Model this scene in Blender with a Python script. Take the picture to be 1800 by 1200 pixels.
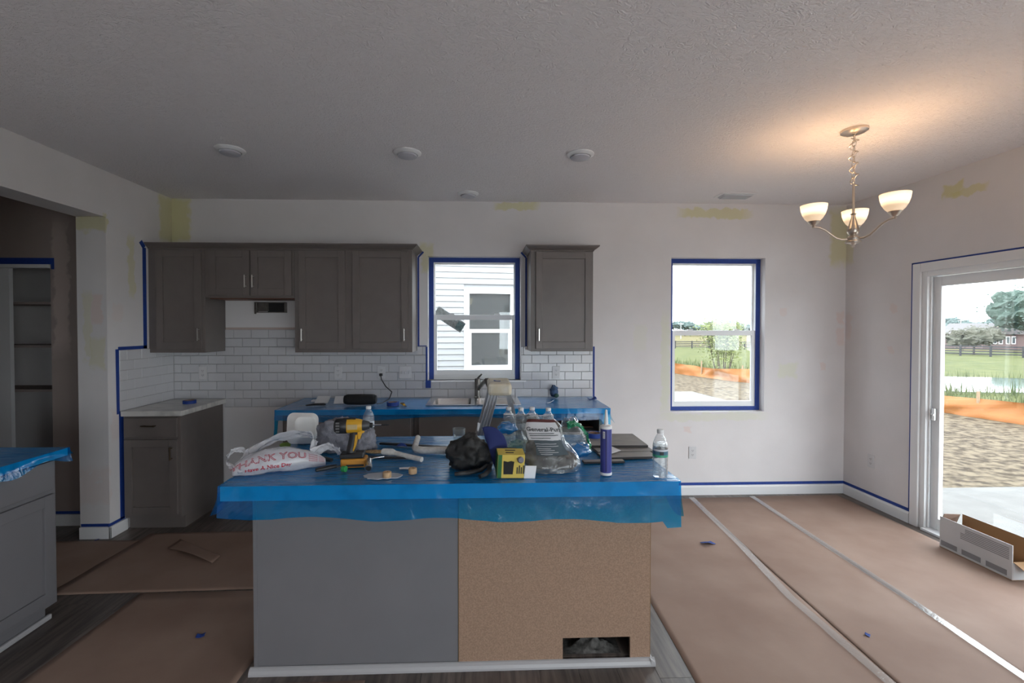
import bpy, math, random
from mathutils import Vector, Matrix, noise, Euler
random.seed(7)
for o in list(bpy.data.objects): bpy.data.objects.remove(o, do_unlink=True)
SC = bpy.context.scene; COL = SC.collection
R = math.radians

# ---------------------------------------------------------------- camera
D = 4.23          # back wall
CZ = 2.752        # ceiling
XL, XR = -2.79, 3.48
YB = -3.4         # wall behind the camera
cam = bpy.data.cameras.new('camera'); camo = bpy.data.objects.new('camera', cam); COL.objects.link(camo)
camo.location = (0, 0, 1.585); camo.rotation_euler = (R(90-.94), 0, R(-2.0))
cam.sensor_width = 36; cam.lens = 36*800/1800
cam.shift_x = .015; cam.shift_y = -.0061; cam.clip_start = .05; cam.clip_end = 900
SC.camera = camo
# ---------------------------------------------------------------- sky and exposure
w = bpy.data.worlds.new('overcast_sky'); SC.world = w; w.use_nodes = True
nt = w.node_tree; bg = nt.nodes['Background']
tc = nt.nodes.new('ShaderNodeTexCoord'); nz = nt.nodes.new('ShaderNodeTexNoise'); nz.inputs['Scale'].default_value = 1.6
nz.inputs['Detail'].default_value = 4
rp = nt.nodes.new('ShaderNodeValToRGB'); rp.color_ramp.elements[0].position = .3; rp.color_ramp.elements[1].position = .75
rp.color_ramp.elements[0].color = (.80, .90, 1.0, 1); rp.color_ramp.elements[1].color = (.95, .97, 1.0, 1)
nt.links.new(tc.outputs['Generated'], nz.inputs['Vector']); nt.links.new(nz.outputs['Fac'], rp.inputs['Fac'])
nt.links.new(rp.outputs['Color'], bg.inputs['Color']); bg.inputs['Strength'].default_value = 8.5
SC.view_settings.view_transform = 'Standard'; SC.view_settings.look = 'None'
SC.view_settings.exposure = 0.0; SC.view_settings.gamma = 1.0; SC.view_settings.use_curve_mapping = False

def portal(loc, rot, sx, sy):                 # tells the renderer where daylight enters; emits nothing itself
    l = bpy.data.lights.new('daylight_opening', 'AREA'); l.shape = 'RECTANGLE'; l.size = sx; l.size_y = sy
    l.cycles.is_portal = True
    ob = bpy.data.objects.new('daylight_opening', l); COL.objects.link(ob); ob.location = loc; ob.rotation_euler = rot
portal((-.06, D+.2, 1.67), (R(-90), 0, 0), .9, 1.2)
portal((2.24, D+.2, 1.52), (R(-90), 0, 0), .95, 1.5)
portal((XR+.2, 2.58, 1.0), (0, R(90), 0), 2.1, 1.9)
portal((XR+.2, -1.5, 1.32), (0, R(90), 0), 1.8, 2.45)
portal((1.9, YB-.2, 1.07), (R(90), 0, 0), 3.0, 2.05)

# ---------------------------------------------------------------- helpers
def tag(o, label=None, cat=None, group=None, kind=None):
    if label: o['label'] = label
    if cat: o['category'] = cat
    if group: o['group'] = group
    if kind: o['kind'] = kind
    return o
def thing(name, label, cat, loc=(0,0,0), rz=0, group=None, kind=None):
    o = bpy.data.objects.new(name, None); COL.objects.link(o); o.empty_display_size = .05
    o.location = loc; o.rotation_euler = (0, 0, rz)
    return tag(o, label, cat, group, kind)

class MB:
    def __init__(s): s.v = []; s.f = []
    def add(s, vs, fs):
        n = len(s.v); s.v += [tuple(v) for v in vs]; s.f += [tuple(i+n for i in f) for f in fs]; return s
    def box(s, x0, x1, y0, y1, z0, z1):
        return s.add([(x0,y0,z0),(x1,y0,z0),(x1,y1,z0),(x0,y1,z0),(x0,y0,z1),(x1,y0,z1),(x1,y1,z1),(x0,y1,z1)],
                     [(0,3,2,1),(4,5,6,7),(0,1,5,4),(1,2,6,5),(2,3,7,6),(3,0,4,7)])
    def obox(s, c, hx, hy, hz, rot):
        m = rot if isinstance(rot, Matrix) else Euler(rot).to_matrix(); c = Vector(c)
        vs = [c + m @ Vector((sx*hx, sy*hy, sz*hz)) for sz in (-1,1) for sx, sy in ((-1,-1),(1,-1),(1,1),(-1,1))]
        return s.add(vs, [(0,3,2,1),(4,5,6,7),(0,1,5,4),(1,2,6,5),(2,3,7,6),(3,0,4,7)])
    def prism(s, poly, d, origin=(0,0,0), u=(1,0,0), v=(0,0,1)):
        u = Vector(u); v = Vector(v); n = u.cross(v); o = Vector(origin); k = len(poly)
        a = [o + u*p[0] + v*p[1] for p in poly]; b = [p + n*d for p in a]
        return s.add(a+b, [tuple(range(k-1,-1,-1)), tuple(range(k, 2*k))] + [(i, (i+1)%k, (i+1)%k+k, i+k) for i in range(k)])
    def rings(s, rings, cap=True, close=True):
        k = len(rings[0]); vs = [p for r in rings for p in r]; fs = []
        for i in range(len(rings)-1):
            for j in range(k if close else k-1):
                j2 = (j+1) % k; fs.append((i*k+j, i*k+j2, (i+1)*k+j2, (i+1)*k+j))
        if cap: fs.append(tuple(range(k-1,-1,-1))); fs.append(tuple((len(rings)-1)*k+j for j in range(k)))
        return s.add(vs, fs)
    def lathe(s, prof, c=(0,0,0), ax=(0,0,1), n=20, cap=True):
        ax = Vector(ax).normalized(); u = ax.orthogonal().normalized(); v = ax.cross(u); c = Vector(c)
        return s.rings([[c + ax*h + (u*math.cos(2*math.pi*j/n) + v*math.sin(2*math.pi*j/n))*max(r, 1e-4) for j in range(n)] for r, h in prof], cap)
    def cyl(s, p0, p1, r0, r1=None, n=14):
        p0 = Vector(p0); d = Vector(p1)-p0
        return s.lathe([(r0, 0), (r0 if r1 is None else r1, d.length)], p0, d, n)
    def tube(s, pts, r, n=8, flat=1.0, up=(0,0,1)):
        pts = [Vector(p) for p in pts]; rs = []
        for i, p in enumerate(pts):
            t = (pts[min(i+1, len(pts)-1)] - pts[max(i-1, 0)]).normalized()
            u = t.cross(Vector(up)); u = u.normalized() if u.length > 1e-4 else t.orthogonal().normalized()
            v = t.cross(u); rr = r[i] if isinstance(r, (list, tuple)) else r
            rs.append([p + u*math.cos(2*math.pi*j/n)*rr + v*math.sin(2*math.pi*j/n)*rr*flat for j in range(n)])
        return s.rings(rs)
    def grid(s, nx, ny, fn, skip=None):
        vs = [fn(i/nx, j/ny) for j in range(ny+1) for i in range(nx+1)]
        fs = [(j*(nx+1)+i, j*(nx+1)+i+1, (j+1)*(nx+1)+i+1, (j+1)*(nx+1)+i) for j in range(ny) for i in range(nx) if not (skip and skip((i+.5)/nx, (j+.5)/ny))]
        return s.add(vs, fs)
    def ball(s, c, r, n=16, m=10, fn=None):
        c = Vector(c); rs = []
        for i in range(m+1):
            th = math.pi*(i/m)*.998 + .001; ring = []
            for j in range(n):
                a = 2*math.pi*j/n; d = Vector((math.sin(th)*math.cos(a), math.sin(th)*math.sin(a), -math.cos(th)))
                q = fn(d) if fn else 1.0
                ring.append(c + Vector((d.x*r[0], d.y*r[1], d.z*r[2]))*q)
            rs.append(ring)
        return s.rings(rs)
    def build(s, name, mat, parent=None, label=None, cat=None, group=None, kind=None, smooth=None, bevel=0, local=False, solid=0):
        me = bpy.data.meshes.new(name)
        if parent is None:
            xs = [v[0] for v in s.v]; ys = [v[1] for v in s.v]; z0 = min(v[2] for v in s.v)
            off = Vector(((min(xs)+max(xs))/2, (min(ys)+max(ys))/2, z0))
        else: off = Vector((0,0,0)) if local else wloc(parent)
        me.from_pydata([tuple(Vector(v)-off) for v in s.v], [], s.f); me.update()
        if smooth:
            me.shade_smooth()
            me.set_sharp_from_angle(angle=R(smooth))
        o = bpy.data.objects.new(name, me); COL.objects.link(o)
        if parent is None: o.location = off
        else: o.parent = parent
        if mat: me.materials.append(mat)
        if bevel:
            b = o.modifiers.new('bevel', 'BEVEL'); b.width = bevel; b.segments = 2; b.limit_method = 'ANGLE'; b.angle_limit = R(40)
        if solid:
            b = o.modifiers.new('solid', 'SOLIDIFY'); b.thickness = solid; b.offset = 0
        return tag(o, label, cat, group, kind)
def wloc(o):
    p = Vector((0,0,0))
    while o is not None: p = p + o.location; o = o.parent
    return p
def dup(o, parent=None, loc=None, label=None, rz=None):
    c = o.copy(); COL.objects.link(c)
    if parent is not None: c.parent = parent
    if loc is not None: c.location = loc
    if rz is not None: c.rotation_euler = (0, 0, rz)
    if label: c['label'] = label
    for ch in list(o.children): dup(ch, c)
    return c
def fbm(x, y, z=0, o=3):
    return noise.fractal(Vector((x, y, z)), 1.0, 2.0, o)
def text_mesh(txt, size, outline=0, bold=0):
    cu = bpy.data.curves.new('lettering', 'FONT'); cu.body = txt; cu.size = size; cu.resolution_u = 2; cu.offset = bold
    if outline: cu.fill_mode = 'NONE'; cu.bevel_depth = outline; cu.bevel_resolution = 0
    ob = bpy.data.objects.new('lettering', cu); COL.objects.link(ob)
    bpy.context.view_layer.update()
    dg = bpy.context.evaluated_depsgraph_get(); me = bpy.data.meshes.new_from_object(ob.evaluated_get(dg))
    vs = [tuple(v.co) for v in me.vertices]; fs = [tuple(p.vertices) for p in me.polygons]
    bpy.data.objects.remove(ob); bpy.data.curves.remove(cu); bpy.data.meshes.remove(me)
    return vs, fs

# ---------------------------------------------------------------- materials
M = {}
def mat(name, c, rough=.5, metal=0, var=0, vscale=6, bump=0, bscale=40, stretch=None, spec=.5, emit=None, coat=0, rand=0, detail=4, c2=None, vpos=(.35,.7), dist=0):
    m = bpy.data.materials.new(name); m.use_nodes = True; n = m.node_tree; b = n.nodes['Principled BSDF']
    b.inputs['Base Color'].default_value = (*c, 1); b.inputs['Roughness'].default_value = rough; b.inputs['Metallic'].default_value = metal
    b.inputs['Specular IOR Level'].default_value = spec; b.inputs['Coat Weight'].default_value = coat
    g = None
    if var or bump or rand or c2:
        g = n.nodes.new('ShaderNodeNewGeometry'); mp = n.nodes.new('ShaderNodeMapping'); n.links.new(g.outputs['Position'], mp.inputs['Vector'])
        if stretch: mp.inputs['Scale'].default_value = stretch
    if var or c2 or rand:
        t = n.nodes.new('ShaderNodeTexNoise'); t.inputs['Scale'].default_value = vscale; t.inputs['Detail'].default_value = detail
        if rand:
            oi = n.nodes.new('ShaderNodeObjectInfo'); ad = n.nodes.new('ShaderNodeVectorMath'); ad.operation = 'ADD'
            sc = n.nodes.new('ShaderNodeVectorMath'); sc.operation = 'SCALE'; sc.inputs['Scale'].default_value = 37
            cb = n.nodes.new('ShaderNodeCombineXYZ')
            for k in range(3): n.links.new(oi.outputs['Random'], cb.inputs[k])
            n.links.new(cb.outputs[0], sc.inputs[0]); n.links.new(mp.outputs[0], ad.inputs[0]); n.links.new(sc.outputs[0], ad.inputs[1])
            n.links.new(ad.outputs[0], t.inputs['Vector'])
        else: n.links.new(mp.outputs[0], t.inputs['Vector'])
        r = n.nodes.new('ShaderNodeValToRGB'); r.color_ramp.elements[0].position = vpos[0]; r.color_ramp.elements[1].position = vpos[1]
        ca = c if c2 else tuple(x*(1-var) for x in c); cbb = c2 if c2 else tuple(min(1, x*(1+var)) for x in c)
        r.color_ramp.elements[0].color = (*ca, 1); r.color_ramp.elements[1].color = (*cbb, 1)
        n.links.new(t.outputs['Fac'], r.inputs['Fac']); out = r.outputs['Color']
        if rand:
            mr = n.nodes.new('ShaderNodeMapRange'); mr.inputs['To Min'].default_value = 1-rand; mr.inputs['To Max'].default_value = 1+rand
            n.links.new(oi.outputs['Random'], mr.inputs['Value'])
            hs = n.nodes.new('ShaderNodeHueSaturation'); n.links.new(mr.outputs[0], hs.inputs['Value']); n.links.new(out, hs.inputs['Color']); out = hs.outputs[0]
        n.links.new(out, b.inputs['Base Color'])
    if bump:
        t = n.nodes.new('ShaderNodeTexNoise'); t.inputs['Scale'].default_value = bscale; t.inputs['Detail'].default_value = detail; t.inputs['Distortion'].default_value = dist
        n.links.new(mp.outputs[0], t.inputs['Vector'])
        bp = n.nodes.new('ShaderNodeBump'); bp.inputs['Strength'].default_value = bump; bp.inputs['Distance'].default_value = .01
        n.links.new(t.outputs['Fac'], bp.inputs['Height']); n.links.new(bp.outputs[0], b.inputs['Normal'])
    if emit:
        b.inputs['Emission Color'].default_value = (*emit[0], 1); b.inputs['Emission Strength'].default_value = emit[1]
    M[name] = m
    return m
def sheer(name, tint, diff, fac, rough=.15, gloss=.12, bump=0, bscale=20, stretch=(1,1,1), through=0):
    """thin plastic or glass: tinted see-through, a share of diffuse body and a glossy skin"""
    m = bpy.data.materials.new(name); m.use_nodes = True; n = m.node_tree; n.nodes.clear()
    out = n.nodes.new('ShaderNodeOutputMaterial'); tr = n.nodes.new('ShaderNodeBsdfTransparent'); tr.inputs[0].default_value = (*tint, 1)
    df = n.nodes.new('ShaderNodeBsdfDiffuse'); df.inputs[0].default_value = (*diff, 1)
    gl = n.nodes.new('ShaderNodeBsdfAnisotropic'); gl.inputs['Roughness'].default_value = rough; gl.inputs['Color'].default_value = (1,1,1,1)
    m1 = n.nodes.new('ShaderNodeMixShader'); m1.inputs[0].default_value = fac; m2 = n.nodes.new('ShaderNodeMixShader')
    fr = n.nodes.new('ShaderNodeFresnel'); gb = n.nodes.new('ShaderNodeNewGeometry'); ir = n.nodes.new('ShaderNodeMapRange')   # same skin from both sides of the sheet
    ir.inputs['To Min'].default_value = 1.45; ir.inputs['To Max'].default_value = 1/1.45; n.links.new(gb.outputs['Backfacing'], ir.inputs['Value']); n.links.new(ir.outputs[0], fr.inputs[0])
    ml = n.nodes.new('ShaderNodeMath'); ml.operation = 'MULTIPLY'; ml.inputs[1].default_value = gloss/.04; ml.use_clamp = True
    n.links.new(fr.outputs[0], ml.inputs[0]); n.links.new(ml.outputs[0], m2.inputs[0])
    bodyo = df.outputs[0]
    if through:
        tl = n.nodes.new('ShaderNodeBsdfTranslucent'); tl.inputs[0].default_value = (*diff, 1); m0 = n.nodes.new('ShaderNodeMixShader'); m0.inputs[0].default_value = through
        n.links.new(df.outputs[0], m0.inputs[1]); n.links.new(tl.outputs[0], m0.inputs[2]); bodyo = m0.outputs[0]
    n.links.new(tr.outputs[0], m1.inputs[1]); n.links.new(bodyo, m1.inputs[2])
    n.links.new(m1.outputs[0], m2.inputs[1]); n.links.new(gl.outputs[0], m2.inputs[2]); n.links.new(m2.outputs[0], out.inputs[0])
    if bump:
        g = n.nodes.new('ShaderNodeNewGeometry'); mp = n.nodes.new('ShaderNodeMapping'); mp.inputs['Scale'].default_value = stretch
        t = n.nodes.new('ShaderNodeTexNoise'); t.inputs['Scale'].default_value = bscale; t.inputs['Detail'].default_value = 5; t.inputs['Distortion'].default_value = .6
        bp = n.nodes.new('ShaderNodeBump'); bp.inputs['Strength'].default_value = bump; bp.inputs['Distance'].default_value = .01
        n.links.new(g.outputs['Position'], mp.inputs[0]); n.links.new(mp.outputs[0], t.inputs['Vector'])
        n.links.new(t.outputs['Fac'], bp.inputs['Height'])
        for x in (df, gl, fr): n.links.new(bp.outputs[0], x.inputs['Normal'])
    M[name] = m
    return m

def wall_paint(name, base, patches):
    """painted drywall; patches = filler and touch-up marks (centre, half size, colour, strength) left on the wall"""
    m = mat(name, base, .75, var=.03, vscale=3, bump=.06, bscale=120, spec=.25); n = m.node_tree; b = n.nodes['Principled BSDF']
    src = b.inputs['Base Color'].links[0].from_socket
    g = n.nodes.new('ShaderNodeNewGeometry'); t = n.nodes.new('ShaderNodeTexNoise'); t.inputs['Scale'].default_value = 14; t.inputs['Detail'].default_value = 3
    n.links.new(g.outputs['Position'], t.inputs['Vector'])
    sb = n.nodes.new('ShaderNodeVectorMath'); sb.operation = 'SUBTRACT'; sb.inputs[1].default_value = (.5,.5,.5); n.links.new(t.outputs['Color'], sb.inputs[0])
    sc = n.nodes.new('ShaderNodeVectorMath'); sc.operation = 'SCALE'; sc.inputs['Scale'].default_value = .10; n.links.new(sb.outputs[0], sc.inputs[0])
    ad = n.nodes.new('ShaderNodeVectorMath'); ad.operation = 'ADD'; n.links.new(g.outputs['Position'], ad.inputs[0]); n.links.new(sc.outputs[0], ad.inputs[1])
    for c, h, col, st in patches:
        s1 = n.nodes.new('ShaderNodeVectorMath'); s1.operation = 'SUBTRACT'; s1.inputs[1].default_value = c; n.links.new(ad.outputs[0], s1.inputs[0])
        ab = n.nodes.new('ShaderNodeVectorMath'); ab.operation = 'ABSOLUTE'; n.links.new(s1.outputs[0], ab.inputs[0])
        dv = n.nodes.new('ShaderNodeVectorMath'); dv.operation = 'DIVIDE'; dv.inputs[1].default_value = h; n.links.new(ab.outputs[0], dv.inputs[0])
        sp = n.nodes.new('ShaderNodeSeparateXYZ'); n.links.new(dv.outputs[0], sp.inputs[0])
        a = n.nodes.new('ShaderNodeMath'); a.operation = 'MAXIMUM'; n.links.new(sp.outputs[0], a.inputs[0]); n.links.new(sp.outputs[1], a.inputs[1])
        a2 = n.nodes.new('ShaderNodeMath'); a2.operation = 'MAXIMUM'; n.links.new(a.outputs[0], a2.inputs[0]); n.links.new(sp.outputs[2], a2.inputs[1])
        mr = n.nodes.new('ShaderNodeMapRange'); mr.inputs['From Min'].default_value = .8; mr.inputs['From Max'].default_value = 1.15
        mr.inputs['To Min'].default_value = st; mr.inputs['To Max'].default_value = 0; n.links.new(a2.outputs[0], mr.inputs['Value'])
        mx = n.nodes.new('ShaderNodeMix'); mx.data_type = 'RGBA'; n.links.new(mr.outputs[0], mx.inputs['Factor']); n.links.new(src, mx.inputs['A']); mx.inputs['B'].default_value = (*col, 1)
        src = mx.outputs['Result']
    n.links.new(src, b.inputs['Base Color'])
    return m
YEL = (.62, .58, .26); PNK = (.72, .58, .54); WHT = (.72, .69, .69); GRN = (.68, .69, .52)
wall_paint('paint_back', WHT, [
    ((-2.72, D, 2.56), (.09, .3, .2), YEL, .75), ((.33, D, 2.71), (.2, .3, .035), YEL, .6), ((2.2, D, 2.66), (.33, .3, .045), YEL, .6),
    ((-.49, D, 2.23), (.06, .3, .13), YEL, .5), ((3.42, D, 2.45), (.1, .3, .26), YEL, .6), ((1.74, D, 1.25), (.04, .3, .45), GRN, .5),
    ((2.2, D, .74), (.5, .3, .035), GRN, .4), ((2.92, D, 1.18), (.09, .3, .07), GRN, .5), ((3.43, D, 1.68), (.03, .3, .06), PNK, .6),
    ((3.43, D, 1.50), (.04, .3, .07), PNK, .5), ((1.95, D, .62), (.04, .3, .035), PNK, .6), ((3.27, D, 1.22), (.03, .3, .03), PNK, .5),
    ((2.87, D, 1.73), (.03, .3, .03), PNK, .4), ((1.5, D, 1.5), (.06, .3, .12), GRN, .25)])
wall_paint('paint_left', WHT, [
    ((XL, 4.17, 2.55), (.3, .1, .2), YEL, .65), ((XL, 3.75, 2.08), (.3, .035, .24), YEL, .45), ((-2.9, 3.5, 2.36), (.2, .02, .06), YEL, .6),
    ((-2.93, 3.5, 1.6), (.03, .02, .25), YEL, .3), ((-2.86, 3.5, 1.72), (.04, .02, .1), PNK, .7), ((-2.86, 3.5, 1.4), (.05, .02, .12), YEL, .35),
    ((XL, 3.6, 1.7), (.2, .05, .07), PNK, .3), ((XL, 3.58, .85), (.2, .05, .12), PNK, .35), ((-2.9, 3.5, .4), (.12, .02, .14), PNK, .4)])
wall_paint('paint_right', WHT, [
    ((XR, 3.25, 2.6), (.3, .07, .05), YEL, .7), ((XR, 3.15, 2.56), (.3, .12, .03), YEL, .6), ((XR, 4.2, 2.4), (.3, .05, .2), YEL, .4),
    ((XR, 3.72, 1.75), (.3, .03, .03), PNK, .4), ((XR, 3.75, 1.4), (.3, .03, .03), PNK, .4), ((XR, 4.19, 1.6), (.3, .03, .12), PNK, .4)])
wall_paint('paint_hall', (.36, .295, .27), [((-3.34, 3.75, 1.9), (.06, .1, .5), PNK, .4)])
mat('paint_plain', WHT, .75, spec=.25)
mat('ceiling_paint', (.87, .84, .85), .9, bump=1.0, bscale=26, detail=3, spec=.2, stretch=(1, 1.4, 1), dist=3.0)
mat('trim_white', (.78, .78, .79), .4); mat('plate_white', (.62, .61, .62), .4)
mat('vinyl_white', (.82, .83, .84), .35)
mat('cab', (.155, .132, .122), .42, var=.04, vscale=9)
mat('cab_light', (.172, .167, .178), .45, var=.03, vscale=5)
mat('brown_edge', (.16, .06, .03), .6)
mat('dark', (.012, .012, .013), .7)
mat('nickel', (.62, .60, .57), .28, 1)
mat('bronze', (.22, .16, .11), .35, 1)
mat('steel', (.70, .70, .70), .2, 1)
mat('dark_steel', (.17, .16, .15), .32, 1, var=.15, vscale=30)
mat('tile', (.56, .555, .575), .12, coat=.3)
mat('grout', (.42, .41, .42), .85)
mat('tape', (.010, .045, .26), .6, var=.12, vscale=40)
mat('board', (.325, .21, .145), .85, var=.16, vscale=160, detail=3)
mat('board_edge', (.22, .13, .06), .9)
mat('plank', (.13, .105, .092), .38, var=.42, vscale=5, stretch=(9, .7, 1), rand=.25, bump=.05, bscale=60)
mat('slab_under', (.16, .135, .118), .5, var=.3, vscale=5, stretch=(9, .7, 1))
mat('kraft', (.265, .170, .128), .8, c2=(.34, .235, .185), vscale=2.2, bump=.25, bscale=5, detail=8)
mat('laminate', (.62, .60, .57), .3, c2=(.36, .35, .34), vscale=7, stretch=(1, 3, 1), vpos=(.5, .75), detail=8)
mat('concrete', (.62, .61, .59), .9, var=.1, vscale=4); mat('patio', (.11, .105, .098), .9, var=.12, vscale=5)
sheer('clear_tape', (.94, .94, .94), (.8, .8, .8), .18, .12, .07, .2, 60)
sheer('glass', (.97, .985, .98), (.8, .85, .85), .0, .02, .045)
sheer('film', (.05, .60, .95), (.008, .27, .68), .52, .20, .042, .6, 7, (1, 6, 3))
sheer('film_hang', (.03, .66, 1.0), (.002, .22, .75), .22, .10, .04, .6, 7, (2.2, 3, 1.2))
sheer('poly_clear', (.93, .95, .95), (.7, .73, .73), .07, .10, .06, .6, 30)
sheer('poly_milk', (.9, .9, .92), (.90, .89, .92), .80, .25, .06, .5, 35, through=.4)
sheer('poly_blue', (.25, .62, .92), (.04, .30, .68), .55, .15, .11, .5, 30)
sheer('poly_green', (.25, .8, .55), (.02, .38, .16), .62, .15, .11, .5, 30)
sheer('pet', (.93, .95, .96), (.8, .85, .88), .05, .06, .12, .3, 60, (1, 1, 3))
sheer('water', (.90, .94, .96), (.7, .75, .8), .05, .02, .10, .35, 40)
sheer('silt_cloth', (1, .55, .25), (.30, .11, .03), .85, .5, .02)

# ================================================================= THE ROOM
def cells(m, axis, p0, p1, us, zs, holes):
    """wall slab cut into cells with openings; axis 'x' = wall runs along X (p = y range)"""
    for i in range(len(us)-1):
        for j in range(len(zs)-1):
            uc = (us[i]+us[i+1])/2; zc = (zs[j]+zs[j+1])/2
            if any(a < uc < b and c < zc < d for a, b, c, d in holes): continue
            if axis == 'x': m.box(us[i], us[i+1], p0, p1, zs[j], zs[j+1])
            else: m.box(p0, p1, us[i], us[i+1], zs[j], zs[j+1])
    return m
W1 = (-.488, .371, 1.096, 2.246); W2 = (1.791, 2.695, .788, 2.247)
WT = .16
wall_back = cells(MB(), 'x', D, D+WT, [-4.6, W1[0], W1[1], W2[0], W2[1], XR+WT], [0, W2[2], W1[2], W1[3], CZ], [W1, W2]).build('wall_back', M['paint_back'], kind='structure')
OPN = (2.62, 3.5, -1, 2.41)
wall_left = cells(MB(), 'y', XL-.215, XL, [YB, OPN[0], OPN[1], D], [0, OPN[3], CZ], [OPN]).build('wall_left', M['paint_left'], kind='structure')
DOOR = (1.66, 3.48, -1, 2.03)
SW = (-2.7, -.3, .45, 2.2)
wall_right = cells(MB(), 'y', XR, XR+WT, [YB, SW[0], SW[1], DOOR[0], DOOR[1], D], [0, SW[2], DOOR[3], SW[3], CZ], [DOOR, SW]).build('wall_right', M['paint_right'], kind='structure')
RW = (.45, 3.35, .08, 2.05)
wall_rear = cells(MB(), 'x', YB-WT, YB, [XL-.215, RW[0], RW[1], XR+WT], [0, RW[2], RW[3], CZ], [RW]).build('wall_rear', M['paint_plain'], kind='structure')
ceiling = MB().box(-4.6, XR+WT, YB-WT, D+WT, CZ, CZ+.12).build('ceiling', M['ceiling_paint'], kind='structure')
floor = MB().box(-4.6, XR+WT, YB-WT, D+WT, -.2, -.004).build('floor', M['slab_under'], kind='structure')
# hall behind the opening on the left
HY = 3.75
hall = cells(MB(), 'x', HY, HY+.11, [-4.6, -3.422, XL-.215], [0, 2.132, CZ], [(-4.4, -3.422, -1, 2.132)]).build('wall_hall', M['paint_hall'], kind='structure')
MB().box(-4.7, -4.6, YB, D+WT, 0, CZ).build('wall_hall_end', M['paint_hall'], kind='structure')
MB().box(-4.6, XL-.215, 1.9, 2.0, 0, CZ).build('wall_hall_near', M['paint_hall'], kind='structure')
clos = thing('shelf_unit', 'white closet shelves behind the dark hall closet opening', 'shelves', (-3.9, 4.0, 0))
for z in (1.05, 1.42, 1.78): MB().box(-4.4, -3.43, 3.93, 4.22, z, z+.02).build('shelf', M['paint_hall'], clos)
cd = MB().box(-4.5, -3.755, 3.765, 3.795, .02, 2.06).build('sliding_door_panel', M['trim_white'])
tag(cd, 'pale sliding closet door panel at the left picture edge', 'door')
tr = MB().box(-4.5, -3.45, HY+.0, HY+.06, 2.062, 2.10).build('door_track', M['trim_white']); tag(tr, 'pale door track across the top of the hall closet', 'track')

# floor planks (run away from the camera), each its own piece
pw, pl = .18, 1.22
pm = MB(); pm.box(-pw/2+.0008, pw/2-.0008, 0, pl-.0016, -.004, 0)
first = pm.build('plank', M['plank'], floor, local=True)
fl = floor.location.copy(); k = 0
for i in range(35):
    x = XL + pw*(i+.5); y = .3 + (i*.47 % 1.0)*pl - pl
    while y < D:
        y0 = max(y, .3); y1 = min(y+pl, D)
        if y1-y0 > .03:
            o = first if k == 0 else first.copy()
            if k: COL.objects.link(o); o.parent = floor
            o.location = Vector((x, y0, 0)) - fl; o.scale = (1, (y1-y0)/pl, 1); k += 1
        y += pl
for i in range(5):
    for y0 in (2.05, 3.0):
        o = first.copy(); COL.objects.link(o); o.parent = floor; o.location = Vector((XL - pw*(i+.5), y0+.02, 0)) - fl; o.scale = (1, .75, 1)

# subway tiles on the backsplash
tw, th, tg = .1555, .0785, .0022
def tile_mesh(wd):
    h = th-tg; e = .0025; t = .006; x0, x1 = 0, wd-tg
    m = MB(); m.add([(x0,0,0),(x1,0,0),(x1,0,h),(x0,0,h),(x0,-t+e,0),(x1,-t+e,0),(x1,-t+e,h),(x0,-t+e,h),(x0+e,-t,e),(x1-e,-t,e),(x1-e,-t,h-e),(x0+e,-t,h-e)],
                    [(0,1,5,4),(1,2,6,5),(2,3,7,6),(3,0,4,7),(4,5,9,8),(5,6,10,9),(6,7,11,10),(7,4,8,11),(8,9,10,11)])
    return m
tcache = {}
def put_tile(parent, x, z, wd, rz=0, y=None):
    key = round(wd, 3)
    loc = Vector((x, y, z)) - parent.location
    if key not in tcache: o = tile_mesh(wd).build('tile', M['tile'], parent, local=True); tcache[key] = o.data
    else: o = bpy.data.objects.new('tile', tcache[key]); COL.objects.link(o); o.parent = parent
    o.location = loc; o.rotation_euler = (0, 0, rz)
Z0 = .941
def row_spans(r):
    z = Z0 + r*th
    if r < 0: return [(-2.335, -1.60)]
    if r < 2: return [(XL+.008, 1.05)]
    if r < 6: return [(XL+.008, W1[0]-.004), (W1[1]+.004, 1.05)]
    return [(-2.326, -1.583)]
gm = MB()
for r in range(-1, 8):
    z = Z0 + r*th; off = (r % 2)*tw/2
    for a, b in row_spans(r):
        gm.box(a, b, D-.003, D+.001, z-tg, z+th)
        i0 = math.floor((a-XL-off)/tw)
        x = XL + off + i0*tw
        while x < b-.012:
            xa = max(x, a); xb = min(x+tw, b)
            if xb-xa > .015: put_tile(wall_back, xa, z, xb-xa, 0, D-.003)
            x += tw
    if 0 <= r < 6:
        y = D - .012 - off
        gl = MB()
        a, b = 3.605, D-.008
        yy = b + (0 if r % 2 == 0 else tw/2)
        while yy > a+.012:
            ya = max(yy-tw, a); yb = min(yy, b)
            if yb-ya > .015: put_tile(wall_left, XL+.003, z, yb-ya, R(90), ya)
            yy -= tw
gm.build('grout_bed', M['grout'], wall_back)
MB().box(XL-.001, XL+.003, 3.605, D, Z0-tg, Z0+6*th).build('grout_bed', M['grout'], wall_left)
MB().box(-2.326, -1.583, D-.002, D+.001, 1.569, 1.588).build('mortar_line', mat('mortar', (.5,.40,.36), .9), wall_back)

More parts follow.
